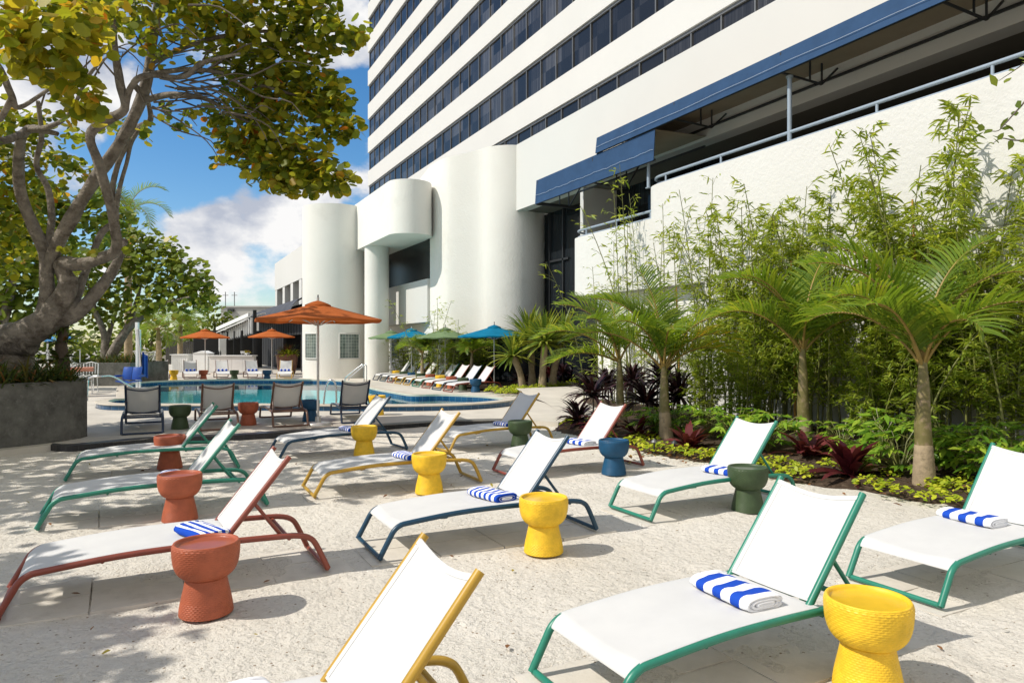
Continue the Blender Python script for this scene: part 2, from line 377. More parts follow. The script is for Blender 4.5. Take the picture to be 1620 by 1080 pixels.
# ---- pool outline (inner coping edge), measured round the rim
px_rim = [(172,634.5),(184,637.5),(214,638.2),(290,638.5),(376,638.5),(481,638.7),(560,639.3),(620,639.6),(670,639.2),(730,637.6),(775,634.6),(797,630.8),
          (772,627),(740,625),(697,623.6),(652,624),(622,619.8),(590,614.2),(566,606.5),(545,602.4),(515,600.6),(440,599.8),(350,600),(280,601.5),(222,604.5),(203,611),(203,621),(203,629.2),(184,630.8)]
rimc = [G(x, y, .22) for x, y in px_rim]
rim = [(p.x, p.y) for p in smooth_pts(rimc, 4, True)]
def offset_poly(poly, o):
    n = len(poly); A = sum(poly[i][0]*poly[(i+1)%n][1]-poly[(i+1)%n][0]*poly[i][1] for i in range(n)); sg = 1 if A > 0 else -1; out = []
    for i in range(n):
        a = Vector(poly[i-1]); b = Vector(poly[(i+1) % n]); t = (b-a).normalized(); out.append((poly[i][0]+sg*t.y*o, poly[i][1]-sg*t.x*o))
    return out
rim_out = offset_poly(rim, .30)
deck_edge = [G(x, y, SZ) for x, y in [(80,704),(115.7,705),(240,693.5),(380,688),(540,677),(709,666),(830,664)]]
deck_edge = [(-40, 12.7), (-2.3, 12.7)]+[(p.x, p.y) for p in deck_edge]+[(7.3, 12.35), (8.7, 13.0), (9.8, 14.6), (10.6, 16.6), (11.4, 17.2)]
deck_poly = deck_edge+[(30, 17.2), (30, 90), (-60, 90), (-60, 12.7)]
def flat_holes(name, outer, hole, z, mat, kind='structure'):
    pts = [Vector((x, y, 0)) for x, y in outer]; hp = [Vector((x, y, 0)) for x, y in hole]
    tris = tessellate_polygon([pts, hp]); mb = MB(); al = pts+hp
    fs = []
    for t in tris:
        a, b, c = (al[i] for i in t)
        fs.append(t if (b-a).cross(c-a).z > 0 else t[::-1])
    mb.add([(p.x, p.y, z) for p in al], fs, False); return tag(mb.build(name, mat), kind=kind)
flat_holes('ground', [(-400,-60),(400,-60),(400,700),(-400,700)], rim_out, -.05, M['ground'])
flat_holes('pool_deck', deck_poly, rim_out, SZ, M['deck'])
def ring_strip(mb, A, z0, B, z1, uv=None, closed=True):
    n = len(A); m = n if closed else n-1; b = len(mb.v)
    mb.add([(p[0], p[1], z0) for p in A]+[(p[0], p[1], z1) for p in B], [(i, (i+1) % n, n+(i+1) % n, n+i) for i in range(m)])
def strip_uv(mb, name, mats, A, z0, z1, closed=True, parent=None, kind=None):
    """vertical band with a running-length UV so that its tiles are square"""
    n = len(A); m = n if closed else n-1; me = None; vs = []; fs = []; uv = []; L = 0
    for i in range(m):
        a, b = A[i], A[(i+1) % n]; d = math.hypot(b[0]-a[0], b[1]-a[1]); k = len(vs)
        vs += [(a[0],a[1],z0),(b[0],b[1],z0),(b[0],b[1],z1),(a[0],a[1],z1)]; fs.append((k,k+1,k+2,k+3)); uv += [(L,0),(L+d,0),(L+d,z1-z0),(L,z1-z0)]; L += d
    me = bpy.data.meshes.new(name); me.from_pydata(vs, [], fs); me.materials.append(mats); u = me.uv_layers.new(name='UVMap')
    u.data.foreach_set('uv', [c for p in uv for c in p]); me.update()
    o = link(name, me, parent); return tag(o, kind=kind)
pool = empty('swimming_pool', (0,0,0), 0, 'curved turquoise swimming pool with blue tiled rim and stone coping beside the white hotel', 'swimming pool')
mb = MB(); ring_strip(mb, rim, .17, rim, .22); ring_strip(mb, rim, .22, offset_poly(rim, .015), .232); ring_strip(mb, offset_poly(rim, .015), .232, offset_poly(rim, .30), .225); ring_strip(mb, offset_poly(rim, .30), .225, offset_poly(rim, .315), .20); ring_strip(mb, offset_poly(rim, .315), .20, offset_poly(rim, .27), .185)
mb.build('coping', M['coping'], pool)
strip_uv(None, 'outer_tile_band', M['tile'], offset_poly(rim, .285), SZ-.1, .19, True, pool)
strip_uv(None, 'inner_tile_band', M['tile'], rim[::-1], -.22, .17, True, pool)
mb = MB(); ring_strip(mb, rim, -1.2, rim, -.22); mb.add([(p[0], p[1], -1.2) for p in rim], [tuple(range(len(rim)))], False); mb.build('basin', M['plaster'], pool)
mb = MB(); mb.add([(p[0], p[1], .095) for p in rim], [tuple(range(len(rim)))], False); tag(mb.build('pool_water', M['water']), kind='structure')
# deck riser and dark tile strip towards the sand
edge = [(p[0], p[1]) for p in smooth_pts([Vector((a, b, 0)) for a, b in deck_edge[2:9]], 6)]
strip_uv(None, 'deck_edge_tiles', M['dark_tile'], edge, -.06, SZ+.006, False, None, 'structure')
inner = [(x, y+.26) for x, y in edge]
mb = MB(); ring_strip(mb, edge, SZ+.006, inner, SZ+.006, closed=False); tag(mb.build('deck_border_strip', M['dark_tile']), kind='structure')
mb = MB(); ring_strip(mb, deck_edge[:3], -.06, deck_edge[:3], SZ, closed=False); ring_strip(mb, deck_edge[8:], -.06, deck_edge[8:], SZ, closed=False); tag(mb.build('deck_edge_face', M['deck']), kind='structure')
# sand: fine uneven sheet
xs = np.arange(-9, 9.6, .07); ys = np.arange(-3, 13.7, .07)
vs = []; fs = []
for j, y in enumerate(ys):
    for i, x in enumerate(xs):
        p = Vector((x, y, 0)); z = .018*noise.noise(p*.9)+.014*noise.noise(p*2.6+Vector((9,0,0)))+.009*noise.noise(p*6.5)
        vs.append((x, y, z-.012))
nx = len(xs); fs = [(j*nx+i, j*nx+i+1, (j+1)*nx+i+1, (j+1)*nx+i) for j in range(len(ys)-1) for i in range(nx-1)]
mb = MB(); mb.add(vs, fs, True); tag(mb.build('sand', M['sand']), kind='structure')
# planting bed soil
bed_edge = [(5.6,-2.5),(6.3,2.5),(6.75,3.5),(7.2,4.5),(7.2,5.2),(6.95,5.8),(6.8,6.6),(6.75,8.0),(6.7,9.8),(6.75,11.0),(7.2,12.3),(8.7,13.0),(9.8,14.6),(10.6,16.6),(11.1,17.2)]
mb = MB()
A = smooth_pts([Vector((x, y, .0)) for x, y in bed_edge], 4); rows = []
for k in range(9):
    rows.append([(a.x+(11.2-a.x)*k/8, a.y, (-.02 if k == 0 else .03+.10*min(1, k/4)+.03*noise.noise(Vector((a.x+k, a.y*1.7, k)))) ) for a in A])
vs = [p for r in rows for p in r]; m = len(A)
mb.add(vs, [(k*m+i, (k+1)*m+i, (k+1)*m+i+1, k*m+i+1) for k in range(8) for i in range(m-1)], True)
tag(mb.build('planting_bed_soil', M['mulch']), kind='structure')
mb = MB(); c2 = [(10.0,20.2),(11.4,19.2),(14,19.2),(14,24.5),(12.6,27.0),(10.9,27.4),(10.2,25.0),(9.9,22.5)]
mb.prism(c2, SZ-.02, SZ+.07); tag(mb.build('far_bed_soil', M['mulch']), kind='structure')
# ramped walkway towards the building
mb = MB(); W0 = [(8.6,14.6,SZ+.004),(9.4,16.6,SZ+.02),(9.8,18.6,SZ+.12),(10.2,19.9,SZ+.2)]; W1 = [(10.8,16.9,SZ+.004),(11.3,17.2,SZ+.03),(11.9,18.2,SZ+.15),(12.3,19.2,SZ+.25)]
mb.add(W0+W1, [(0,4,5,1),(1,5,6,2),(2,6,7,3)], True); tag(mb.build('walkway_ramp', M['deck']), kind='structure')

# ================================================================== HOTEL
hotel = empty('hotel_building', (12, 25, 0), 0, 'white high rise hotel with dark ribbon windows and rounded stucco walls', 'building')
def part(mb, name, mat, parent=None):
    o = mb.build(name, mat); o.parent = parent or hotel; o.matrix_parent_inverse = Matrix.Translation((-12, -25, 0)) if (parent or hotel) is hotel else Matrix.Identity(4); return o
TX = 17.5; TY0, TY1 = -14.0, 64.4; FL = 3.11; ZB = 11.6; WH = 1.72
for k in range(8):
    z0 = ZB+FL*k
    mb = MB(); mb.box(TX, TX+14, TY0, TY1, z0+WH, z0+FL); part(mb, 'spandrel_band', M['stucco_smooth'])
    TE = TY1 if k else onX(776, TX)
    if not k: mb = MB(); mb.box(TX, TX+14, TE, TY1, z0-.011, z0+WH-.001); part(mb, 'blank_wall', M['stucco_smooth'])
    mb = MB(); mb.box(TX+.16, TX+13.8, TY0+.1, TE-.12, z0-.01, z0+WH+.01); w = part(mb, 'window_strip', M['glass'])
    mb = MB(); mb.box(TX+.08, TX+.158, TY0+.2, TE-.13, z0+WH-.13, z0+WH-.003)
    y = TE-.15
    while y > TY0+1:
        mb.box(TX+.10, TX+.157, y-.03, y+.03, z0, z0+WH-.132); y -= 1.556
    o = mb.build('mullions', M['mullion']); o.parent = w
mb = MB(); mb.box(TX, TX+14, TY0, TY1, ZB+FL*8, ZB+FL*8+3); part(mb, 'roof_parapet', M['stucco_smooth'])
mb = MB(); mb.box(TX, TX+14, TY0, TY1, 9.0, ZB-.012); part(mb, 'base_wall', M['stucco_smooth'])
# upper parapet wall above the terraces
UX, UZ0, UZ1, UY = 12.65, 6.96, 9.55, 24.66
mb = MB(); mb.box(UX, UX+.45, -14, UY, UZ0, UZ1); mb.box(UX+.452, TX-.01, -14, UY-.1, UZ1-.5, UZ1-.3); part(mb, 'terrace_fascia', M['stucco_smooth'])
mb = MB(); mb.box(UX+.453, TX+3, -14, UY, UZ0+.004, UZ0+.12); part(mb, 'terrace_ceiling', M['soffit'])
# big curved wall
A = Vector((10.4, 28.3)); B = Vector((11.74, 25.44)); t = (B-A).normalized(); nn = Vector((t.y, -t.x)); nn = nn if nn.x < 0 else -nn
r = 1.5; Cc = B-nn*r; a0 = math.atan2(nn.y, nn.x)
arc = [(Cc.x+r*math.cos(a0+k*PI*.75/28), Cc.y+r*math.sin(a0+k*PI*.75/28)) for k in range(29)]
lead = smooth_pts([Vector((10.4, 27.3, 0)), Vector((10.5, 26.98, 0)), Vector((10.72, 26.62, 0)), Vector((B.x-.25, B.y+.45, 0)), Vector((B.x, B.y, 0))], 4)
curve_wall = arc+[(TX-.02, arc[-1][1]+1.5), (TX-.02, 29.5), (B.x+1.2, B.y+1.2)]
mb = MB(); mb.prism(curve_wall, 2.05, 9.55, True); o = part(mb, 'curved_wall', M['stucco'])
low_lead = [(10.4, 28.3)]+[(p.x, p.y) for p in lead]+[(12.4, 26.3), (12.4, 31), (10.9, 31)]
mb = MB(); mb.prism(low_lead, 2.05, 9.0, True)
mb.v = [(x, y, 9.55-.26*max(0, min(1, (B.x-x)/(B.x-10.4)))) if z > 8.9 else (x, y, z) for x, y, z in mb.v]; part(mb, 'side_wall', M['stucco'])
inset = [(x+.95, y+.5) for x, y in [(10.4, 28.3)]+[(p.x, p.y) for p in lead[:-1]]+arc+[(TX-1.5, arc[-1][1]+1.5), (TX-1.5, 31), (10.9, 31)]]
mb = MB(); mb.prism(inset, 0, 2.048, True); part(mb, 'ground_floor_glazing', M['dark_glass'])
# storefront glass right of the curved wall
mb = MB(); mb.box(14.1, 14.25, 15, 26.5, 0, UZ0); g = part(mb, 'storefront_glass', M['dark_glass'])
mb = MB()
for y in (25.6, 24.45, 23.4): mb.box(14.02, 14.098, y-.04, y+.04, 0, UZ0)
mb.box(14.02, 14.097, 23, 26.4, 4.95, 5.03); mb.box(14.02, 14.097, 23, 26.4, 2.3, 2.4)
o = mb.build('storefront_mullions', M['dark_metal']); o.parent = g
# terrace parapets (front X = PX), rounded far ends
PX = 11.1
def para(y_near, y_far, rr, z0, z1, back=.32, PX=PX):
    pts = [(PX, y_near)]
    for k in range(13):
        a = PI-(PI/2)*k/12; pts.append((PX+rr+rr*math.cos(a), y_far-rr+rr*math.sin(a)))
    o2 = [(PX+rr+3.4, y_far), (PX+rr+3.4, y_far-back)]
    inn = []
    for k in range(13):
        a = PI/2+(PI/2)*k/12; q = rr-back; inn.append((PX+rr+q*math.cos(a), y_far-rr+q*math.sin(a)))
    return pts+o2+inn+[(PX+back, y_near)]
yA = onX(1012, PX); yB = onX(897, PX)
ZU, ZL = 5.66, 4.84
mb = MB(); mb.prism(para(-14, yA, .7, 0, 0), 3.42, ZU, True); part(mb, 'upper_terrace_parapet', M['stucco_sunlit'])
mb = MB(); mb.prism(para(yA-2.4, yB, .6, 0, 0, PX=PX+.012), 3.1, ZL, True)
part(mb, 'lower_terrace_parapet', M['stucco_sunlit'])
mb = MB(); mb.box(PX+.002, PX+.34, -14, yA-2.41, 0, 3.40); mb.box(PX+.03, PX+.3, -14, yA-2.41, 3.39, 3.43); part(mb, 'garden_wall', M['stucco_sunlit'])
low = [(PX+.35, yA-2.6)]+[(PX+.35+.9+.9*math.cos(PI-PI/2*k/10), yB-.5-.9+.9*math.sin(PI-PI/2*k/10)) for k in range(11)]+[(13.9, yB-.5), (13.9, yA-2.6)]
mb = MB(); mb.prism(low, 0, 3.098, True); part(mb, 'recessed_base_wall', M['stucco'])
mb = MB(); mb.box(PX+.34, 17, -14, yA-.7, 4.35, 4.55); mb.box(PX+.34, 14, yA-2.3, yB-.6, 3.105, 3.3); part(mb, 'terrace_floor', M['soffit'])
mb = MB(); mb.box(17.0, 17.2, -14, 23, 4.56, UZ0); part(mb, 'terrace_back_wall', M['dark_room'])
yP = onX(912, UX+.2)-.4
mb = MB(); mb.box(UX+.1, 16.9, yP-.2, yP, 3.31, UZ0); part(mb, 'terrace_end_wall', M['stucco_smooth'])
mb = MB()
for y in (3.5, 8.0, 13.5, 19): mb = MB(); mb.box(14.8, 15.7, y-.45, y+.45, UZ0-.10, UZ0+.003); part(mb, 'ceiling_fixture', M['dark_metal'])
# balcony box with rounded nose, column, building body behind it
BX, BZ0, BZ1 = 8.5, 6.2, 8.4; rn = .92; yn = 28.15
nose = [(BX, 36.0), (BX, yn)]+[(BX+rn+rn*math.cos(PI+PI*k/18), yn+rn*math.sin(PI+PI*k/18)) for k in range(1, 18)]+[(BX+2*rn, yn), (BX+2*rn, 28.6), (10.6, 28.8), (10.6, 36.0)]
mb = MB(); mb.prism(nose, BZ0, BZ1, True); part(mb, 'balcony_box', M['stucco'])
mb = MB(); mb.lathe([(.56, 0), (.56, BZ0-.003)], 40, (9.12, 32.0, 0), closed_bottom=False, closed_top=False); part(mb, 'round_column', M['stucco'])
mb = MB(); mb.box(10.3, 12, 28.4, 37, 2.65, 4.5); part(mb, 'upper_wall_panel', M['stucco_smooth'])
mb = MB(); mb.box(10.4, 12, 28.42, 37, 4.502, 6.195); part(mb, 'upper_window', M['black_glass'])
mb = MB(); mb.box(10.9, 12, 28.42, 37, 0, 2.645); part(mb, 'recessed_ground_wall', M['stucco'])
# stair tower cylinder with glass block windows
cy = Vector((7.8, 34.7)); R = 1.55; CZ = 8.32
mb = MB(); mb.lathe([(R, 0), (R, CZ)], 72, (cy.x, cy.y, 0)); part(mb, 'stair_cylinder', M['stucco'])
def block_window(pxa, pxb, z0, z1, name='glass_block_window'):
    def ang(px):
        best = None
        for k in range(721):
            a = PI+k*PI/720; x = cy.x+R*math.cos(a); y = cy.y+R*math.sin(a); d = x*SN+y*CS; p = 810+F*(x*CS-y*SN)/d
            if best is None or abs(p-px) < best[0]: best = (abs(p-px), a)
        return best[1]
    a, b = ang(pxa), ang(pxb); nseg = 8
    P = [(cy.x+(R+.012)*math.cos(a+(b-a)*k/nseg), cy.y+(R+.012)*math.sin(a+(b-a)*k/nseg)) for k in range(nseg+1)]
    o = strip_uv(None, name, M['glassblock'], P, z0, z1, False); o.parent = hotel; o.matrix_parent_inverse = Matrix.Translation((-12,-25,0))
    m2 = MB(); Q = [Vector((cy.x+(R+.02)*math.cos(a+(b-a)*k/nseg), cy.y+(R+.02)*math.sin(a+(b-a)*k/nseg), 0)) for k in range(nseg+1)]
    for z in (z0, z1): m2.tube([q+Vector((0,0,z)) for q in Q], .035, 6)
    for q in (Q[0], Q[-1]): m2.tube([q+Vector((0,0,z0)), q+Vector((0,0,z1))], .035, 6)
    f = m2.build('window_frame', M['stucco_smooth']); f.parent = o
block_window(484, 501.5, 1.02, 2.2); block_window(537, 568, 1.02, 2.2)
P = [(10.885, onX(631, 10.885)), (10.885, onX(619, 10.885))]
o = strip_uv(None, 'glass_block_window', M['glassblock'], P[::-1], 1.0, 2.2, False); o.parent = hotel; o.matrix_parent_inverse = Matrix.Translation((-12,-25,0))
# long wing at the far left
WX = 8.57
mb = MB(); mb.box(WX, 12.5, 36.2, 60, 6.1, 8.3); part(mb, 'wing_parapet', M['stucco_smooth'])
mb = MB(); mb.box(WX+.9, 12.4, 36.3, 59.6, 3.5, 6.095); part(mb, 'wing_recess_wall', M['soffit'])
for y in (59.4, 55.6, 52.0, 48.6, 45.2): mb = MB(); mb.box(WX+.02, WX+.9, y-.5, y+.5, 3.6, 6.098); part(mb, 'wing_pillar', M['stucco_smooth'])
# charcoal boarded pavilion with curved canvas awning
pav = empty('charcoal_pavilion', (7.6, 45, 0), 0, 'charcoal boarded poolside pavilion with open front under the dark awning', 'pavilion')
def part_at(mb, name, mat, root): 
    o = mb.build(name, mat); o.parent = root; o.matrix_parent_inverse = Matrix.Translation(-root.location); return o
mb = MB(); x0 = 7.55
for k in range(42):
    y = 41.0+k*.5
    if y < 62: mb.box(x0+(k % 2)*.025, x0+.2, y, y+.497, 2.3 if 42.4 < y < 49 else SZ, 3.6)
mb.box(x0+.201, x0+2.6, 62.0, 62.2, SZ, 4.0); mb.box(x0+.21, x0+2.39, 49.4, 49.6, SZ, 3.9); mb.box(x0+2.4, x0+2.6, 40.8, 62, SZ, 4.0); mb.box(x0+.21, x0+2.6, 40.61, 62, 4.0, 4.15); mb.box(x0, x0+2.5, 40.4, 40.6, SZ, 4.0)
part_at(mb, 'boarded_wall', M['charcoal'], pav)
mb = MB(); mb.box(x0+1.2, x0+2.3, 49.2, 49.39, SZ, 1.9); part_at(mb, 'tan_wall_panel', M['canvas_under'], pav)
aw = empty('charcoal_awning', (7.3, 45, 3.8), 0, 'long curved charcoal canvas awning over the dark pavilion beside the white cylinder', 'awning')
mb = MB(); mb.sheet(lambda u, v: ((x0+.35-1.25*math.sin(v*1.45), 40.9+u*21, 4.5-1.05*(1-math.cos(v*1.45))/.88-.05*abs(math.sin(u*PI*7))), (-math.sin(v*1.2), 0, math.cos(v*1.2))), 48, 8, .02)
part_at(mb, 'awning_canvas', M['charcoal_canvas'], aw)

# ---- blue awnings and rails on the terraces
def awning(label, y0, y1, zb, zt, fx, prefix):
    root = empty('blue_awning', (UX, (y0+y1)/2, zb), 0, label, 'awning', 'blue canvas awnings over the terraces')
    n = 30
    mb = MB(); vs = []
    mb.sheet(lambda u, v: ((fx-.02+.05*v, y0+(y1-y0)*u, zb+(zt-zb)*v), (-1, 0, .1)), n, 6, .015)
    part_at(mb, 'valance', M['canvas_blue'], root)
    mb = MB(); mb.sheet(lambda u, v: ((fx+.045+(UX-.005-fx-.045)*v, y0+(y1-y0)*u, zt-.012+.06*v), (0, 0, 1)), n, 3, .012)
    part_at(mb, 'canvas_top', M['canvas_under'], root)
    mb = MB(); mb.tube([(fx-.035+.003*math.sin(k*1.7), y0+(y1-y0)*k/160, zb+.34*(zt-zb)+.010*math.sin(k*.21)+.006*math.sin(k*.57)) for k in range(161)], .0045, 5); part_at(mb, 'lace_cord', M['canvas_line'], root)
    mb = MB(); mb.bar((fx+.03, y1, zb+.03), (UX-.02, y1, zb+.03), .05, .10); mb.bar((fx+.03, y0, zb+.02), (fx+.03, y1, zb+.02), .04)
    y = y1-.1; 
    while y > y0:
        mb.bar((fx+.03, y, zb+.02), (fx+.03, y, zt-.03), .035); mb.bar((fx+.03, y, zb+.02), (UX-.5, y, zb-.02), .035); mb.bar((UX-.5, y, zb-.02), (UX-.03, y, zt-.05), .035); mb.bar((UX-.5, y, zb), (UX-.5, y, zt-.03), .03); mb.bar((fx+.5*(UX-fx), y, zb), (fx+.5*(UX-fx), y, zt-.03), .03); y -= 3.2
    mb.bar((UX-.06, y0, zt-.22), (UX-.06, y1, zt-.22), .05)
    part_at(mb, 'frame', M['dark_metal'], root); return root
CX = 10.96
yu = onX(943, CX); yl = onX(847.6, CX)
awning('long upper navy canvas awning above the pipe railing, with a white lace cord', -14, yu, 7.01, 7.45, CX, 'u')
awning('shorter lower navy canvas awning next to the curved white wall', onX(1035, CX), yl, 6.22, 6.99, CX, 'l')
def railing(label, y_near, y_far, rr, z, posts):
    root = empty('railing', (PX+.12, y_far-2, z), 0, label, 'railing', 'blue grey pipe railings on the white parapets')
    def path(zz):
        q = rr-.12
        return [(PX+.12, y_near, zz), (PX+.12, y_far-rr, zz)]+[(PX+rr+q*math.cos(PI-PI/2*k/10), y_far-rr+q*math.sin(PI-PI/2*k/10), zz) for k in range(1, 11)]+[(PX+rr+2.2, y_far-.12, zz)]
    mb = MB(); mb.tube(path(z+.22), .034, 10); part_at(mb, 'top_rail', M['rail'], root)
    mb = MB(); mb.tube(path(z+.035), .028, 10); part_at(mb, 'bottom_rail', M['rail'], root)
    for y in posts:
        mb = MB(); mb.tube([(PX+.12, y, z), (PX+.12, y, z+.22)], .026, 8); part_at(mb, 'post', M['rail'], root)
railing('blue grey pipe railing along the long upper terrace parapet', -14, yA, .7, ZU, [yA-.9-1.9*k for k in range(14)])
railing('short blue grey pipe railing on the lower parapet left of the bamboo', yA-2.3, yB, .6, ZL, [yB-.9-1.5*k for k in range(3)])
for i, px in enumerate((1025, 1248)):
    y = onX(px, PX+.1); mb = MB(); mb.tube([(PX+.12, y, ZU), (PX+.12, y, 7.0)], .045, 10)
    mb.tube([(PX+.12, y, ZU), (PX+.12, y, ZU+.02)], .08, 10); mb.tube([(PX+.12, y, 6.96), (PX+.12, y, 7.0)], .07, 10)
    tag(mb.build('awning_post', M['rail']), ['slim grey awning post at the rounded end of the upper parapet', 'slim grey awning post standing midway along the upper railing'][i], 'post', 'posts under the upper awning')

# ================================================================== FURNITURE
W2 = .3435; TR = .021
def rail_path(y):
    P = [(0,y,.02),(.075,y,.155),(.115,y,.222),(.165,y,.258),(.24,y,.272),(.64,y,.305),(1.0,y,.312),(1.30,y,.308),(1.62,y,.298),(1.76,y,.288),(1.84,y,.262),(1.89,y,.205),(1.975,y,.02)]
    return smooth_pts([Vector(p) for p in P], 4)
BX0, BZ0_, BX1, BZ1_ = 1.30, .335, 1.70, .835
_cache = {}
OFF = Vector((-.99, 0, 0))
def shift(mb): mb.v = [(x-.99, y, z) for x, y, z in mb.v]; return mb
def lounger_meshes(c):
    if c in _cache: return _cache[c]
    fm = M['f_'+c]; r = []
    for s in (-1, 1):
        mb = MB(); mb.tube(rail_path(s*(W2-TR)), TR, 10); r.append(('side_rail', shift(mb).mesh('side_rail', fm), None))
    for x in (.012, 1.972):
        mb = MB(); mb.tube([(x,-W2+TR,.022),(x,W2-TR,.022)], TR*.85, 8); r.append(('foot_bar', shift(mb).mesh('foot_bar', fm), None))
    for x, z in ((1.33,.285),(1.70,.275)): mb = MB(); mb.tube([(x,-W2+TR,z),(x,W2-TR,z)], .014, 8); r.append(('cross_bar', shift(mb).mesh('cross_bar', fm), None))
    mb = MB(); mb.tube([(.55,-W2+TR,.282),(.55,-.2,.25),(.55,.2,.25),(.55,W2-TR,.282)], .012, 8); r.append(('cross_bar', shift(mb).mesh('cross_bar', fm), None))
    prof = rail_path(0); prof = [p for p in prof if .10 < p.x < 1.33]; n = len(prof)-1
    def seat(u, v):
        i = u*n; k = min(int(i), n-1); p = prof[k].lerp(prof[k+1], i-k); w = W2-TR*.9; y = -w+2*w*v
        sag = .020*math.sin(PI*v)*math.sin(PI*min(1, max(0, (u-.04)*1.05)))**.6
        return (p.x, y, p.z+.019-sag), (0, 0, 1)
    mb = MB(); mb.sheet(seat, 28, 10, .006); r.append(('seat_sling', shift(mb).mesh('seat_sling', M['sling']), None))
    bw = .272; d = Vector((BX1-BX0, 0, BZ1_-BZ0_)).normalized(); nb = Vector((-d.z, 0, d.x))
    mb = MB()
    for s in (-1, 1): mb.tube([Vector((BX0, s*bw, BZ0_))-d*.02, (BX0+.2*(BX1-BX0), s*bw, BZ0_+.2*(BZ1_-BZ0_)), Vector((BX1, s*bw, BZ1_))+d*.02], .0195, 10)
    for f_, sg in ((.93, .04), (.05, .02)):
        c0 = Vector((BX0, 0, BZ0_))+Vector((BX1-BX0, 0, BZ1_-BZ0_))*f_
        mb.tube([c0+Vector((0, -bw+2*bw*k/8, 0))-nb*(sg*math.sin(PI*k/8)+.004)-d*(.03*math.sin(PI*k/8)) for k in range(9)], .011, 8)
    r.append(('backrest_frame', shift(mb).mesh('backrest_frame', fm), None))
    L = Vector((BX1-BX0, 0, BZ1_-BZ0_)).length
    def back(u, v):
        dip = .028*math.sin(PI*v); e = 1-(.045*math.sin(PI*v) if u > .9 else .045*math.sin(PI*v)*u/.9)
        p = Vector((BX0, 0, BZ0_))+d*(L*(.0+u*e)); return p+Vector((0, -bw+2*bw*v, 0))+nb*(.012-dip*(.5+.5*u)), nb
    mb = MB(); mb.sheet(back, 16, 12, .006); r.append(('back_sling', shift(mb).mesh('back_sling', M['sling']), None))
    mb = MB()
    def hem(u, v):
        p, q = back(.955+.04*u, v); return p+q*.004, q
    mb.sheet(hem, 2, 12, .005)
    for s in (0, 1):
        mb.sheet(lambda u, v, s=s: (back(.02+u*.93, (.02+.05*v) if s == 0 else (.93+.05*v))[0]+nb*.004, nb), 8, 2, .004)
    r.append(('sling_hem', shift(mb).mesh('sling_hem', M['sling']), 'back_sling'))
    mb = MB(); q = Vector((BX0, 0, BZ0_))+d*(L*.42)
    for s in (-1, 1): mb.tube([q+Vector((0, s*.262, 0)), (1.66, s*.285, .285)], .0125, 8)
    mb.tube([(1.655,-W2+TR,.286),(1.655,W2-TR,.286)], .012, 8); r.append(('support_strut', shift(mb).mesh('support_strut', fm), None))
    _cache[c] = r; return r
def lounger(c, x, y, rz, label, group, z=0.0):
    root = empty('sun_lounger', (x, y, z), rz, label, 'sun lounger', group); parts = {}
    for nm, me, par in lounger_meshes(c): parts[nm] = link(nm, me, parts[par] if par else root)
    return root
def from_foot(x, y, rz):            # centre from the near front foot (local x=0, y=-W2)
    c, s = math.cos(rz), math.sin(rz); lx, ly = .99, W2-TR
    return x+c*lx-s*ly, y+s*lx+c*ly
RAD = math.radians
sand_l = []
def sl(c, fx, fy, deg, label):
    x, y = from_foot(fx, fy, RAD(deg)); lounger(c, x, y, RAD(deg), label, 'sun loungers set out in rows on the sand'); sand_l.append((x, y, RAD(deg)))
sl('red', -.86, 5.10, 2.5, 'terracotta framed lounger leftmost on the sand, its towel behind the nearest terracotta stool')
sl('green', -.96, 7.46, 3.5, 'green framed lounger partly hidden behind the middle terracotta stool')
sl('green', -1.0, 10.0, 1, 'green framed lounger nearest the dark concrete planter, in tree shade')
sl('blue', 1.55, 10.45, 5, 'blue framed lounger in tree shade behind the small yellow stool, close to the deck edge')
sl('yellow', 1.50, 7.69, 0, 'mustard framed lounger with striped towel behind the middle yellow stool')
sl('yellow', 3.98, 10.0, 6, 'mustard framed lounger in shade beside the dark green stool near the deck edge')
sl('red', 3.94, 7.66, 2, 'terracotta framed lounger beside the blue stool and the planting bed')
sl('green', 4.10, 5.25, 1, 'green framed lounger beside the dark green stool, in front of the red bromeliads')
sl('blue', 1.51, 5.23, 0, 'blue framed lounger in full sun with a yellow stool at its side, mid sand')
sl('yellow', -.69, 2.19, 1, 'mustard framed lounger nearest the camera, only its raised back in view')
sl('green', 1.68, 2.44, 1, 'largest green framed lounger with wide striped towel, next to the big yellow stool')
sl('green', 4.36, 2.70, 1, 'green framed lounger cut off by the right edge, wide striped towel on it')
pm = mk('worn paving slabs', (.60,.56,.49), .9, .12, 2.5, .4, 50, .008, spec=.1, stain=(3, (.42,.38,.32), .55, .6))
for i_, (x_, y_, a_) in enumerate(sand_l):
    mb = MB(); ca, sa = math.cos(a_), math.sin(a_)
    for k in range(4):
        for j in range(2):
            cx_, cy_ = -.84+.56*k+.05, -.19+.38*j; mb.obox((x_+ca*cx_-sa*cy_, y_+sa*cx_+ca*cy_, -.028+.005*random.random()), Vector((ca, sa, 0)), Vector((-sa, ca, 0)), Vector((0,0,1)), .274, .184, .02)
    tag(mb.build('paving_path', pm), kind='structure')
